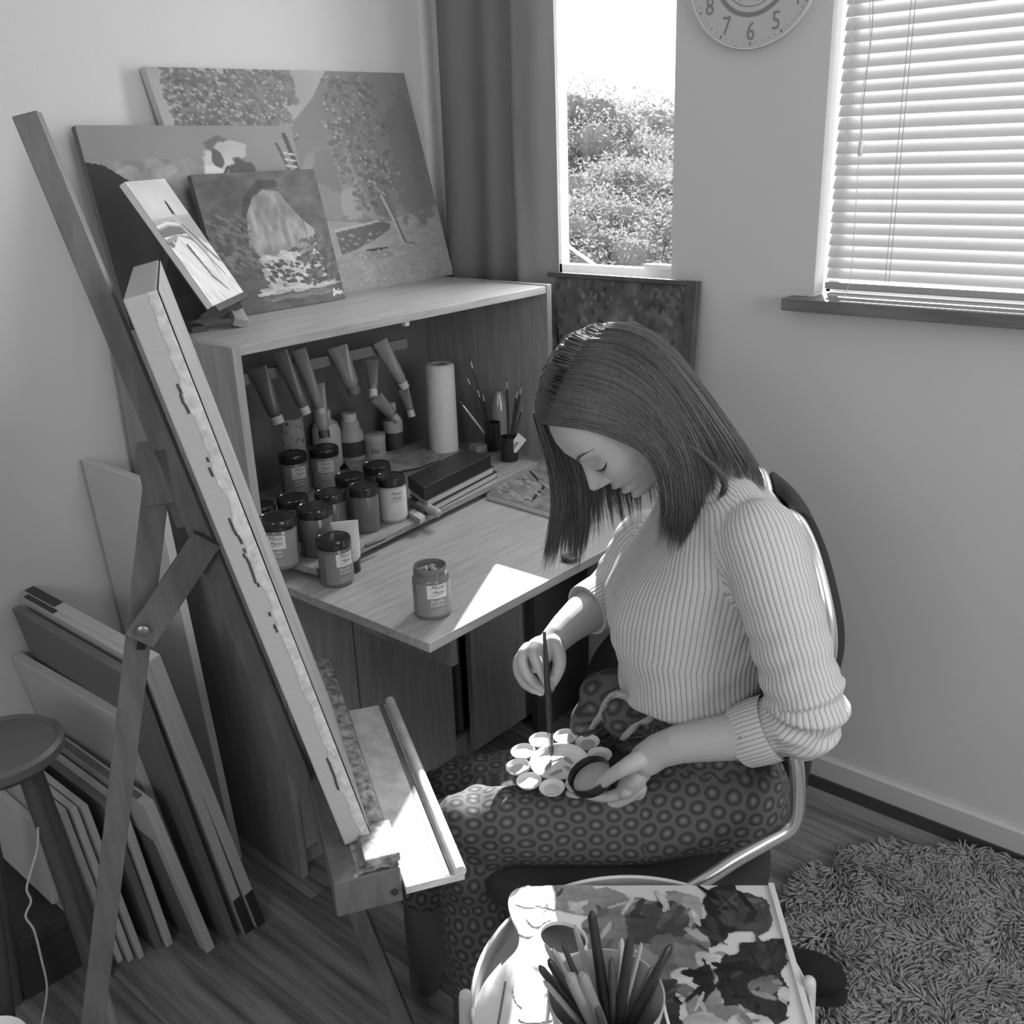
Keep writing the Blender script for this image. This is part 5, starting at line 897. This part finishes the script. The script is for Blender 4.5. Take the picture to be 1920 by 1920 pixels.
# --- hands
def hand(chains, blobs, g):
    for c in chains:
        pts = curve([L(x, y, l) for x, y, l, r in c], 4); rs = np.interp(np.linspace(0, len(c)-1, len(pts)), range(len(c)), [q[3] for q in c]); g.tube(pts, list(rs), 14, dome=True)
    for (x, y, l), (rx, ry, rz), ax in blobs: g.ell(L(x, y, l), rx, ry, rz, ax)
    return g
LH = G().tube([L(1500, 1338, .222), L(1440, 1368, .211), L(1380, 1380, .198), L(1320, 1388, .184), L(1270, 1396, .172), L(1235, 1408, .162), L(1212, 1424, .156)], [.036, .0365, .034, .0305, .0275, .0255, .025], 22, dome=True)
hd = nrm(L(1140, 1492, .14)-L(1215, 1425, .156)); hs_ = nrm(np.cross(hd, nrm(L(1200, 1400, .15)-L(1215, 1425, .156)))); hu = np.cross(hs_, hd)
hand([[(1214, 1420, .160, .0150), (1192, 1428, .174, .0145), (1170, 1440, .177, .0120), (1150, 1452, .170, .0104), (1133, 1464, .160, .0098), (1123, 1471, .154, .0084)],
      [(1198, 1466, .160, .0112), (1168, 1485, .154, .0098), (1138, 1494, .146, .0088), (1108, 1491, .138, .0081), (1086, 1485, .132, .0070)],
      [(1200, 1478, .146, .0112), (1162, 1502, .139, .0098), (1124, 1510, .131, .0088), (1090, 1499, .124, .0081), (1068, 1488, .119, .0070)],
      [(1198, 1486, .130, .0108), (1158, 1508, .122, .0095), (1118, 1512, .114, .0086), (1082, 1496, .107, .0078), (1060, 1483, .103, .0068)],
      [(1192, 1484, .116, .0100), (1160, 1500, .107, .0086), (1126, 1503, .100, .0076), (1100, 1494, .095, .0066)]],
     [((1196, 1452, .146), (.034, .0165, .030), (hd, hu, hs_)), ((1180, 1470, .140), (.024, .015, .031), (hd, hu, hs_)), ((1202, 1438, .160), (.022, .015, .013), (hd, hu, hs_))], LH)
LHG = fuse(LH, .0017, 7, .5)
RH = G().tube([L(1150, 1118, -.178), L(1120, 1135, -.155), L(1090, 1155, -.125), L(1062, 1178, -.093), L(1043, 1198, -.070), L(1032, 1212, -.058)], [.036, .037, .0345, .0285, .0250, .0235], 22, dome=True)
rd2 = nrm(L(990, 1240, -.05)-L(1035, 1205, -.065)); rs2 = nrm(np.cross(rd2, FW)); DL = .042
hand([[(x, y, l+DL, r) for x, y, l, r in c] for c in ([(1038, 1206, -.088, .0140), (1047, 1226, -.078, .0125), (1049, 1246, -.068, .0112), (1044, 1262, -.060, .0105), (1036, 1280, -.056, .0088)],
      [(1006, 1210, -.078, .0112), (1002, 1228, -.062, .0102), (1012, 1252, -.050, .0092), (1024, 1275, -.046, .0085), (1032, 1292, -.048, .0072)],
      [(990, 1216, -.086, .0112), (980, 1230, -.072, .0102), (984, 1256, -.062, .0094), (1002, 1278, -.060, .0086), (1020, 1290, -.062, .0074)],
      [(982, 1226, -.098, .0108), (972, 1244, -.088, .0098), (976, 1268, -.080, .0090), (996, 1288, -.078, .0082), (1014, 1298, -.078, .0070)],
      [(982, 1240, -.110, .0098), (974, 1258, -.102, .0088), (982, 1280, -.096, .0080), (1000, 1294, -.094, .0070)])],
     [((1012, 1222, -.050), (.032, .025, .020), (rd2, rs2, FW)), ((998, 1236, -.056), (.022, .024, .018), (rd2, rs2, FW)), ((1030, 1214, -.048), (.018, .020, .018), (rd2, rs2, FW))], RH)
RHG = fuse(RH, .0017, 7, .5)
body = part('body', joinG(headG, fuse(earG, .0022, 3), bodyC, calfG, LHG, RHG), skin, person, smooth=180)
stk = G(); stk.v = np.array(calfG.v)+nrm(L(760, 1700, -.085)-L(800, 1700, -.085))*0; cc_ = np.array([L(803, 1720, -.085)]); stk = G().tube([L(815, 1620, -.085), L(803, 1680, -.085), L(803, 1740, -.085), L(800, 1800, -.085), L(795, 1868, -.085)], [.0495, .0475, .0445, .0355, .0255], 24, dome=True); part('calf_cover', stk, mat('calf_cover', .085, .8), person, smooth=180, label='dark layer over the calf')  # thin layer over the far calf in one even dark tone
dkb = mat('brow_hair', .07, .8)
for s in (1, -1):
    part('eyebrow', G().tube(curve([surf(s*y_, z, .0002) for y_, z in ((.010, -.0055), (.018, -.0005), (.028, .0035), (.038, .0035), (.048, -.001))], 5), [.0008]+[.0017]*8+[.0014]*6+[.0010]*5+[.0005], 8, flat=.5, dome=False) if False else G().tube([surf(s*y_, z, -.0002) for y_, z in ((.011, -.0050), (.019, .0000), (.029, .0040), (.040, .0040), (.052, -.0015))], [.0012, .0026, .0025, .0018, .0006], 8), dkb, body, smooth=60)
    lash = [surf(s*y_, z, .0002) for y_, z in ((.017, -.0315), (.024, -.0345), (.032, -.0355), (.040, -.033), (.046, -.029))]
    part('eyelashes', G().tube(lash, [.0006, .0013, .0016, .0014, .0006], 8), mat('lash', .03, .8), body, smooth=60)
    g = G()
    for k in range(16):
        y_ = .020+.026*k/15; z = float(np.interp(y_, [.017, .024, .032, .040, .046], [-.0315, -.0345, -.0355, -.033, -.029])); p = surf(s*y_, z, .0004); g.tube([p, p+(H2W(1, 0, 0)-H2W(0, 0, 0))*.003-(H2W(0, 0, 1)-H2W(0, 0, 0))*.0045], [.0003, .0001], 4)
    part('lash_hairs', g, mat('lash'), body, kind='stuff')
lipm = mat('lips', .30, .45)
part('nail', G().ell(L(1120, 1468, .1605), .0055, .0045, .0018, (nrm(L(1121, 1473, .155)-L(1133, 1464, .16)), UP, -FW)), mat('nail', .46, .3), body, smooth=60)
for k, (x, y, l) in enumerate(((1033, 1295, .001),)): part('nail', G().ell(L(x, y, l), .0042, .0050, .0014, (RT, UP, FW)), mat('nail_dark', .10, .3), body, smooth=60, label='dark-painted nail')
part('birthmark', G().ell(L(1387, 1383, .236), .0015, .0015, .0006, (RT, UP, FW)), mat('mole', .12, .6), body)
# --- sweater
TS = [(-.276, .688, .114, .152), (-.274, .697, .126, .156), (-.272, .706, .128, .156), (-.270, .718, .124, .153), (-.262, .738, .117, .147), (-.262, .765, .124, .146), (-.262, .800, .134, .150), (-.262, .850, .134, .154), (-.268, .897, .124, .160), (-.280, .942, .108, .166), (-.290, .982, .094, .160), (-.288, 1.017, .080, .130), (-.272, 1.047, .066, .085), (-.252, 1.072, .056, .060), (-.238, 1.092, .052, .052)]
rings = []
for i, (f, z, dp, wd) in enumerate(TS):
    r_ = []; tilt = -.35 if i < 3 else 0
    for k in range(64):
        a = 2*math.pi*k/64; ca, sa = math.cos(a), math.sin(a); ff = dp*np.sign(ca)*abs(ca)**.85; ll = wd*np.sign(sa)*abs(sa)**.9
        if    .77 < z < .95 and ca > 0: ff += .010*ga(abs(ll)-.062, .04)*ga(z-.847, .06)-.004*ga(ll, .02)
        r_.append(W(f+ff, ll, z-.10*ff*(1 if z > .9 else 0)+(.026*abs(sa)**1.5+.012*(ca < 0))*max(0, 1-i/4)))
    rings.append(r_)
sw = G().loft(rings)
wr = lambda pts, amp, fr, ph: [(x, y, l, r+amp*math.sin(fr*i+ph)) for i, (x, y, l, r) in enumerate(pts)]
def dense(pts, n=5):
    P = curve([V(*p) for p in pts], n); return [tuple(p) for p in P]
la = dense(LA, 5); la = [(x, y, l, r+(.0022*math.sin(i*1.35)*(i/len(la))**.7)) for i, (x, y, l, r) in enumerate(la)]
lel = [(1498, 1268, .222, .053), (1501, 1282, .224, .046), (1508, 1295, .226, .0585), (1510, 1308, .228, .047), (1513, 1322, .229, .0595), (1508, 1335, .228, .048), (1502, 1347, .225, .0560)]
tubeL(la, g=sw); tubeL(lel, g=sw); sw.ell(L(1522, 1362, .228), .034, .034, .034); sw.ell(L(1536, 1368, .228), .018, .018, .026)
tubeL([(1504, 1338, .226, .048), (1478, 1352, .219, .0445), (1448, 1363, .209, .0400)], g=sw)
cuffL = [(1470, 1355, .217, .0435), (1440, 1366, .207, .0425), (1405, 1377, .192, .0420), (1400, 1379, .190, .0425)]; sw.tube([L(x, y, l) for x, y, l, r in cuffL], [r for *_, r in cuffL], 40, dome=False)
ra = dense(RA[:5], 5); ra = [(x, y, l, r+.002*math.sin(i*1.5)) for i, (x, y, l, r) in enumerate(ra)]; tubeL(ra, g=sw)
cuffR = RA[4:]; sw.tube([L(x, y, l) for x, y, l, r in cuffR], [r+.0015 for *_, r in cuffR], 40, dome=False)
for s in (1, -1): sw.tube([W(-.285, s*.05, 1.032), W(-.297, s*.10, 1.012), W(-.310, s*.135, .985)], [.052, .056, .060], 20, dome=True)
def swd(v, n):
    d = v-CAM; f = v@PA; l = v@PB-OB; z = v[:, 2]
    h = .0022*np.sin(z*95+f*60+1.5*np.sin(l*40))*np.exp(-((z-.70)/.075)**2)+.0012*np.sin(z*210+f*50+l*30)*(l > .17)*np.exp(-((z-.74)/.10)**2)+.0016*np.sin((z*.7+f)*150)*np.exp(-((f+.33)/.05)**2-((z-.86)/.05)**2)
    return v+n*h[:, None]
swG = fuse(sw, .0042, 5, .5, swd)

sweater = part('sweater', swG, mat('ribbed_knit', .54, .85, 'knit', .24, period=.0068, spec=.2), person, smooth=180)
spine = [W(f, 0, z) for f, z, *_ in TS[::3]]+[W(TS[-1][0], 0, TS[-1][1])]
uv_chains(sweater, [(spine, .125, -PA), ([L(x, y, l) for x, y, l, r in LA], .05, PA*-1), ([L(x, y, l) for x, y, l, r in [LA[-1]]+LFs], .046, V(0, 0, -1)), ([L(x, y, l) for x, y, l, r in RA], .045, PA*-1)], worg(person))
for cu_ in ([(1452, 1362, .211, .0470), (1430, 1369, .205, .0475), (1408, 1376, .195, .0462), (1396, 1380, .190, .0452)], [(1128, 1127, -.167, .0475), (1112, 1137, -.152, .0468), (1100, 1144, -.142, .0455)]):
    P_ = [L(x, y, l) for x, y, l, r in cu_]; R_ = [r for *_, r in cu_]; o = part('cuff', G().tube(P_+P_[::-1], [r for r in R_]+[r-.003 for r in R_[::-1]], 48, cap=False), MATS['ribbed_knit'], sweater, smooth=70, label='turned-back cuff'); uv_chains(o, [(P_, .046, V(0, 0, -1))], worg(sweater))
seam = G().tube(curve([W(-.285+.02, .150, 1.030-.005), W(-.262, .168, .985), W(-.262, .176, .94), W(-.272, .178, .895)], 6), .0012, 6)
# --- trousers
tr = G().tube(NT, [.088, .069, .063, .061], 24, dome=True).tube(FT, [.090, .074, .062, .062], 24, dome=True)
tr.tube([L(874, 1550, .10), L(882, 1595, .10), L(893, 1650, .102), L(912, 1760, .105), L(924, 1900, .105), L(930, 2000, .105), L(932, 2070, .105)], [.062, .062, .062, .067, .072, .074, .074], 24, dome=False)
tr.tube([L(862, 1482, -.09), L(824, 1555, -.09), L(802, 1630, -.085), L(796, 1662, -.085)], [.067, .066, .064, .062], 24, dome=False)
tr.ell(W(-.305, 0, .565), .118, .166, .092, (PA, PB, V(0, 0, 1))).ell(W(-.280, 0, .640), .110, .142, .088, (PA, PB, V(0, 0, 1))).ell(W(-.355, .02, .54), .060, .14, .072, (PA, PB, V(0, 0, 1)))
tr.ell(L(1150, 1310, -.045), .050, .05, .055).ell(L(1126, 1295, -.06), .034, .04, .034).ell(L(1120, 1345, -.05), .036, .06, .04).ell(L(1190, 1330, .0), .05, .06, .05).ell(L(1060, 1485, .01), .07, .08, .035).ell(L(1200, 1470, .01), .09, .09, .05).ell(L(940, 1505, .01), .07, .08, .04)
q = np.random.default_rng(31)
def trd(v, n):
    f = v@PA; l = v@PB-OB; z = v[:, 2]; kn = np.exp(-((f-.12)/.09)**2-((z-.53)/.10)**2)
    h = .0045*np.sin(f*75+l*38+3*np.sin(z*22))*kn+.0030*np.sin(z*60-f*90+l*25)*kn+.0022*np.sin(f*24+z*58+2*np.sin(l*20+f*9))+.0028*np.sin(z*42+f*66+l*12)*np.exp(-((f+.36)/.07)**2)+.0042*np.sin((l*30+f*42)+2*np.sin(z*15))*(z < .38)
    return v+n*h[:, None]
trG = fuse(tr, .0050, 4, .5, trd)
trousers = part('trousers', trG, mat('circle_print', .095, .85, 'rings', .045, spec=.2), person, smooth=180)
uv_chains(trousers, [(NT, .085, V(0, 0, -1)), (FT, .085, V(0, 0, -1)), (NC, .075, -PB*0+PA), (FC, .07, PA), ([W(-.30, 0, .50), W(-.28, 0, .72)], .14, -PA)], worg(person))
def ribbon(pts, wd, tw=0):
    P = curve(pts, 8); g = G(); rows = []
    for i, p in enumerate(P):
        t = nrm(P[min(i+1, len(P)-1)]-P[max(i-1, 0)]); a = tw*math.sin(i*.35); s = nrm(np.cross(t, FW)); s = nrm(s*math.cos(a)+FW*math.sin(a)); rows.append([p-s*wd/2, p+s*wd/2])
    g.grid(np.array(rows)); uvs = [(j*.0075, i*.005) for i in range(len(P)) for j in (0, 1)]; o = part('drawstring', g, mat('gingham', .62, .8, 'check', .03, scale=420), trousers, smooth=60, label='gingham drawstring'); uv = o.data.uv_layers.new(name='uv')
    for lp in o.data.loops: uv.data[lp.index].uv = uvs[lp.vertex_index]
    o.modifiers.new('s', 'SOLIDIFY').thickness = .0008
ribbon([L(1182, 1312, .062), L(1168, 1304, .056), L(1154, 1302, .048), L(1138, 1314, .03), L(1127, 1340, .01), L(1112, 1362, .0), L(1106, 1378, -.005), L(1108, 1396, -.008)], .0120, .5)
ribbon([L(1226, 1338, .092), L(1222, 1344, .090), L(1212, 1352, .086), L(1196, 1358, .08), L(1178, 1374, .078), L(1166, 1388, .075)], .0105, .6)
ribbon([L(1250, 1354, .118), L(1270, 1358, .122), L(1286, 1368, .126), L(1292, 1364, .128), L(1284, 1356, .127), L(1262, 1350, .122)], .0045, .3)
# --- hair
hm = mat('dark_hair', .145, .45, 'wood', .065, (30, 30, 3), scale=20, spec=.55); shell = mat('dark_hair_mass', .04, .75, spec=.15)
NG = [  # near side: from the parting down
 [(1019, 794, .008), (1060, 800, .050), (1115, 808, .067), (1165, 826, .078), (1212, 852, .090), (1234, 895, .097), (1242, 950, .098), (1232, 985, .096), (1222, 1010, .094)],
 [(1030, 768, .008), (1080, 778, .052), (1140, 792, .074), (1200, 820, .090), (1240, 862, .102), (1256, 915, .104), (1258, 970, .103), (1252, 1030, .101)],
 [(1045, 735, .006), (1105, 745, .052), (1165, 765, .078), (1225, 805, .096), (1262, 860, .106), (1276, 920, .107), (1276, 975, .106), (1268, 1030, .104)],
 [(1062, 700, .004), (1125, 708, .052), (1190, 738, .082), (1245, 790, .100), (1280, 850, .108), (1293, 915, .107), (1294, 965, .106), (1288, 1018, .104)],
 [(1082, 664, .002), (1145, 672, .050), (1208, 708, .080), (1262, 770, .099), (1296, 835, .106), (1312, 890, .104), (1318, 925, .100), (1312, 962, .098)],
 [(1102, 638, .0), (1165, 642, .045), (1228, 678, .075), (1280, 742, .093), (1318, 805, .098), (1345, 850, .095), (1362, 880, .090), (1366, 900, .088)],
 [(1125, 620, -.002), (1180, 626, .036), (1240, 660, .065), (1295, 725, .082), (1340, 790, .085), (1372, 838, .082), (1394, 878, .076), (1404, 906, .072)],
 [(1148, 611, -.004), (1195, 618, .022), (1250, 652, .046), (1305, 715, .060), (1355, 785, .062), (1390, 838, .058), (1416, 884, .052), (1425, 918, .048)],
 [(1165, 609, -.010), (1208, 620, .004), (1260, 660, .020), (1315, 730, .030), (1362, 796, .032), (1398, 846, .028), (1424, 886, .022), (1434, 918, .018)]]
FG = [  # far side
 [(1019, 794, -.004), (1000, 772, -.015), (1010, 800, -.056), (1022, 850, -.076), (1033, 905, -.086), (1034, 960, -.092), (1024, 1020, -.095), (1010, 1074, -.096)],
 [(1019, 794, -.004), (1003, 766, -.018), (1028, 830, -.066), (1046, 890, -.084), (1052, 950, -.092), (1045, 1010, -.096), (1034, 1062, -.098)],
 [(1030, 768, -.004), (1004, 752, -.022), (1040, 830, -.078), (1064, 890, -.090), (1070, 950, -.096), (1068, 1000, -.100), (1066, 1052, -.102)],
 [(1045, 735, -.006), (1013, 727, -.026), (1056, 820, -.084), (1080, 885, -.094), (1088, 950, -.1), (1087, 1000, -.104), (1082, 1060, -.106)],
 [(1062, 700, -.008), (1028, 696, -.028), (1080, 800, -.086), (1102, 880, -.095), (1106, 945, -.1), (1104, 990, -.104), (1098, 1035, -.106)],
 [(1082, 664, -.010), (1046, 660, -.030), (1108, 780, -.088), (1128, 870, -.094), (1138, 925, -.097), (1146, 960, -.099), (1150, 985, -.10)],
 [(1102, 638, -.012), (1074, 633, -.030), (1138, 770, -.088), (1158, 870, -.092), (1168, 925, -.094), (1176, 955, -.095), (1178, 975, -.095)],
 [(1125, 620, -.014), (1106, 615, -.030), (1172, 770, -.085), (1195, 870, -.088), (1205, 925, -.09), (1208, 950, -.09), (1205, 968, -.09)],
 [(1150, 611, -.016), (1150, 606, -.028), (1220, 770, -.075), (1262, 860, -.078), (1300, 900, -.075), (1325, 918, -.07), (1340, 930, -.065)],
 [(1165, 609, -.014), (1200, 612, -.022), (1290, 740, -.045), (1350, 830, -.042), (1392, 880, -.035), (1418, 905, -.028), (1428, 922, -.02)]]
def resample(P, n):
    P = np.array(P); d = np.r_[0, np.cumsum(np.linalg.norm(np.diff(P, axis=0), axis=1))]; t = np.linspace(0, d[-1], n); return np.stack([np.interp(t, d, P[:, k]) for k in range(3)], 1)
EC = H2W(-.010, 0, .006); EA = np.stack([AXN/.109, AXL/.083, AXU/.111])
def skull(x, y, l, grab):
    p = L(x, y, l); d = nrm(p-CAM); a = EA@d; o_ = EA@(CAM-EC); A_, B_, C_ = a@a, 2*a@o_, o_@o_-1; D_ = B_*B_-4*A_*C_
    if grab and D_ > 0:
        t = (-B_-math.sqrt(D_))/(2*A_)
        if t < (p-CAM)@d: p = CAM+d*t
    return p
def clear(P):
    e = (EA@(P-EC).T).T; r = np.linalg.norm(e, axis=1); k = np.where(r < 1, 1/np.maximum(r, .2), 1); return EC+(P-EC)*k[:, None]
def hairset(GS, n=14, g_=3): return [clear(resample(curve([skull(*p, i < g_) for i, p in enumerate(gg)], 6), n)) for gg in GS]
q = np.random.default_rng(77); hg = G(); mass = G(); vs_, F_ = [], []
def strands(guides, count, wob, thin=.00075, cut=(.90, 1.04), clump=.045):
    global vs_, F_
    K = len(guides); A = np.array(guides); n = A.shape[1]; nrm0 = None
    for _ in range(count):
        k = q.uniform(0, K-1.001); k = min(max(k+clump*math.sin(2*math.pi*k*3.3), 0), K-1.001); i = int(k); t = k-i; t2 = q.uniform(-.04, .04); P = A[i]*(1-t)+A[i+1]*t
        end = q.uniform(*cut)-(.07*max(0, math.sin(k*11))+.05*max(0, math.sin(k*23+1)) if clump else 0); s = np.linspace(0, 1, n)*end; src = np.linspace(0, 1, n); P2 = np.stack([np.interp(np.minimum(s, 1), src, P[:, c]) for c in range(3)], 1); ex = np.clip(s-1, 0, None)[:, None]; P2 = P2+(P[-1]-P[-2])*ex*n
        jit = q.normal(0, 1, 3)*.0016+FW*q.uniform(-.004, .0005); w_ = np.sin(np.linspace(0, q.uniform(2, 5), n)+q.uniform(0, 6))*wob*q.normal(0, 1); tp = np.linspace(0, 1, n)
        P2 = P2+jit*np.minimum(1, .35+tp)[:, None]+RT*(w_*tp)[:, None]+(RT*q.normal(0, .0022)+PB*q.normal(0, .003))*(tp**3)[:, None]
        r = thin*q.uniform(.7, 1.3); T = nrm(P2[-1]-P2[0]); a = nrm(np.cross(T, FW)); b = np.cross(T, a); base = len(vs_)
        for m_ in range(n):
            rr = r*(1 if m_ < n-3 else (n-1-m_)/3*.9+.08)
            vs_ += [P2[m_]+a*rr, P2[m_]-a*rr*.5+b*rr*.87, P2[m_]-a*rr*.5-b*rr*.87]
        for m_ in range(n-1):
            for e in range(3): F_.append((base+m_*3+e, base+m_*3+(e+1) % 3, base+m_*3+3+(e+1) % 3, base+m_*3+3+e))
near, far = hairset(NG, 14, 5), hairset(FG, 14, 2)
strands(near, 2600, .0012); strands(far, 2400, .0016, clump=.075); strands([c[:7] for c in far], 900, .0008, clump=0, cut=(.9, 1.0))
strands([resample(curve([L(*p) for p in g_], 6), 14) for g_ in ([(1240, 800, .098), (1285, 830, .108), (1325, 865, .112), (1350, 895, .114), (1352, 925, .112), (1330, 944, .108), (1316, 938, .106)], [(1245, 805, .098), (1290, 832, .108), (1332, 868, .112), (1358, 895, .114), (1360, 922, .112), (1336, 948, .108), (1318, 944, .106)])], 50, .0005, .0006)
fz = [resample([p+UP*.0 for p in c], 14) for c in far[:6]+near[6:]]
hg.v = np.array(vs_); hg.f = F_; hair = part('hair', hg, hm, person, smooth=180)
def sheet(guides, upto, inset, name):
    A = np.array(guides)[:, :upto]; P = []
    for k in range(len(A)-1):
        for t in np.linspace(0, 1, 5)[:-1]: P.append(A[k]*(1-t)+A[k+1]*t)
    P.append(A[-1]); PQ = np.array(P); rr_ = np.linalg.norm((PQ-EC)@EA.T, axis=2)[..., None]; PQ = np.where(rr_ < 1.6, EC+(PQ-EC)*(1-.040*np.clip((1.6-rr_)/.4, 0, 1)), PQ); o = part(name, G().grid(PQ), shell, hair, smooth=180); so_ = o.modifiers.new('s', 'SOLIDIFY'); so_.thickness = .002; so_.offset = 0; return o
sheet(near, 12, .003, 'hair_mass'); sheet(far[:5], 6, .003, 'hair_mass'); sheet(far[4:], 9, .003, 'hair_mass')
hv = np.array(headG.v); rel = hv-H2W(0, 0, 0); hx_, hz_, hy_ = rel@AXN, rel@AXU, rel@AXL
ok = (hz_ > .0865-.066*(np.abs(hy_)/.07)**1.7) | ((hx_ < .014) & (hz_ > -.095)); cap = G(); cap.v = H2W(0, 0, 0)+rel*1.02; cap.f = [f for f in headG.f if len(f) == 4 and all(ok[i] for i in f)]; part('scalp_hair', cap, shell, hair, smooth=180)
# fly-away rim hairs
vs_, F_ = [], []
for gset in (near[-3:], far[1:7]): strands([c[:8]+ (UP*.004-FW*0) for c in gset], 150, .003, .00035, (.5, .95))
hg2 = G(); hg2.v = np.array(vs_); hg2.f = F_; part('loose_hairs', hg2, mat('fine_hair', .14, .4), hair, kind='stuff')
# ================================================================== WHAT SHE HOLDS: lid, brush, flower palette
LN = nrm(.90*nrm(-.48*RT+.88*UP)-.46*FW); lc = L(1104, 1450, .137); ld = thing('jar_lid', 'black jar lid with paint inside, held in her left hand', 'lid', lc); lR, lH = .0345, .017
part('lid_wall', G().lathe([(.0005, -lH), (lR*.96, -lH), (lR, -lH+.002), (lR, 0), (lR*.95, 0), (lR*.93, -lH+.004), (.0005, -lH+.004)], lc, 48, LN), lidm, ld, smooth=35)
part('paint', G().lathe([(lR*.925, -lH+.0085), (lR*.6, -lH+.0095), (.0005, -lH+.009)], lc+RT*.003-UP*.002, 32, LN, False), mat('lid_paint', .30, .3), ld, smooth=60)
bt, be = L(1034, 1418, .040), L(1022, 1212, -.003); bd = nrm(be-bt); be = bt+bd*.205
hb_ = brush(bt, be, 'long dark paintbrush upright in her right hand', None, mat('brush_dark', .03, .35), .0050, 'paintbrush', .022, .018)
pcn = L(1048, 1426, .060); fpn = nrm(V(0, 0, 1)+PA*.06+PB*.04); fu = nrm(np.cross(fpn, PA)); fv = np.cross(fu, fpn); wpl = mat('palette_plastic', .66, .3)
fp2 = thing('flower_palette', 'white flower-shaped plastic palette resting on her lap', 'palette', pcn)
def well(c, r, h, v, nm): 
    part(nm, G().lathe([(.0005, -h), (r*.6, -h), (r*.9, -h*.6), (r, 0), (r*1.08, .0005), (r*1.08, -.001), (r*.95, -h*.6-.002), (r*.6, -h-.002), (.0005, -h-.002)], c, 40, fpn), wpl, fp2, smooth=50)
    if v is not None: part('paint', G().lathe([(r*.66, -h*.80), (r*.4, -h*.84), (.0005, -h*.82)], c+fu*r*.05, 20, fpn, False), mat('wellpaint_%d' % int(v*100), v, .3), fp2, smooth=60)
well(pcn, .043, .010, None, 'main_well')
for k in range(10):
    a = rad(36*k+12); well(pcn+(fu*math.cos(a)+fv*math.sin(a))*.0655, .0185, .0045, (.5, .55, .5, .45, .55, .5, .4, .55, .5, .5)[k], 'cup')
for k in range(5): 
    a = rad(72*k+20); part('smear', G().ell(pcn+(fu*math.cos(a)+fv*math.sin(a))*.018-fpn*.0093, .012, .004, .0012, (nrm(fu*math.sin(a)+fv*.6), nrm(np.cross(fpn, nrm(fu*math.sin(a)+fv*.6))), fpn)), mat('thin_smear', .28, .4), fp2, smooth=60)
# ================================================================== CHAIR
ch = thing('chrome_chair', 'dark fabric chair with a chrome tube frame under the woman', 'chair', W(-.3, 0, 0)); chrome = mat('chrome', .85, .27, metal=1); cfab = mat('chair_fabric', .035, .9, 'fabric', .015)
side_pts = [(1466, 966, .04), (1484, 970, .08), (1502, 988, .120), (1524, 1040, .165), (1545, 1120, .195), (1556, 1190, .205), (1550, 1250, .21), (1520, 1330, .215), (1490, 1392, .225), (1494, 1440, .228), (1496, 1490, .228), (1493, 1530, .228), (1478, 1556, .228), (1440, 1578, .229), (1380, 1612, .230), (1312, 1655, .232)]
SP = [L(*p) for p in side_pts]
def mir(p): l = p@PB-OB; return p-PB*2*l
tail = [W(-.10, .232, .415), W(.02, .232, .385), W(.09, .232, .31), W(.10, .232, .18), W(.10, .232, .04), W(.07, .232, .018), W(-.2, .232, .014), W(-.45, .232, .014)]
ptsN = SP+tail; cN = curve(ptsN, 5); cF = [mir(p) for p in cN][::-1]
part('frame_tube', G().tube(cF+cN, .0108, 14, dome=True), chrome, ch, smooth=70, label='chrome tube frame')
bp = [L(x, y, l) for x, y, l in side_pts[:9]]; rows = []
for k, p in enumerate(curve(bp, 4)):
    l = p@PB-OB; rows.append([p-PB*(l-s*(l-.004))+PA*(-.014-.010*(1-s*s)) for s in np.linspace(1, -1, 15)])
o = part('backrest', G().grid(np.array(rows)), cfab, ch, smooth=80); m_ = o.modifiers.new('s', 'SOLIDIFY'); m_.thickness = .014; m_.offset = 0
lowb = G(); qd = [L(x, y, .205) for x, y in ((1494, 1360), (1526, 1360), (1524, 1440), (1512, 1492), (1492, 1496))]; lowb.add(qd+[p-PB*.41 for p in qd], [(0, 1, 2, 3, 4), (9, 8, 7, 6, 5)]+[(i, 5+i, 5+(i+1) % 5, (i+1) % 5) for i in range(5)]); part('backrest_cover', lowb, cfab, ch, bevel=.006)
sg = G(); ring = []
for z, k in ((.425, .94), (.430, 1), (.454, 1), (.466, .965), (.470, .9)):
    ring.append([W(-.140+(.238*k)*np.sign(math.cos(a))*abs(math.cos(a))**.5, (.215*k)*np.sign(math.sin(a))*abs(math.sin(a))**.5, z) for a in np.linspace(0, 2*math.pi, 49)[:-1]])
part('seat_cushion', sg.loft(ring), cfab, ch, smooth=50)
# slip-on shoe of the far foot
sg = G().tube([L(792, 1868, -.085), L(780, 1900, -.085), L(755, 1925, -.085), L(720, 1948, -.085)], [.034, .036, .036, .024], 16, dome=True)
part('shoe', fuse(sg, .004, 5), mat('black_felt'), person, smooth=180)
sg = G().tube([L(928, 2000, .105), L(905, 2035, .105), L(865, 2055, .105)], [.034, .038, .03], 16, dome=True); v_ = np.array(sg.v); v_[:, 2] = np.maximum(v_[:, 2], .003); sg.v = v_.tolist(); part('shoe', sg, mat('black_felt'), person, smooth=180)
# dark office bag / far chair seen between her arm and waist
bg = thing('dark_bag', 'dark soft bag hanging behind her lap beside the desk', 'bag', (-.98, 1.52, 0)); bP = V(-1.02, 1.55, .0)
g = G().ell(bP+V(0, 0, .30), .15, .13, .29).ell(bP+V(.06, .0, .42), .11, .11, .16); v_ = np.array(g.v); v_[:, 2] = np.maximum(v_[:, 2], .002); g.v = v_.tolist(); part('bag_body', fuse(g, .012, 5), mat('bag_black', .022, .85, 'fabric', .012), bg, smooth=180)
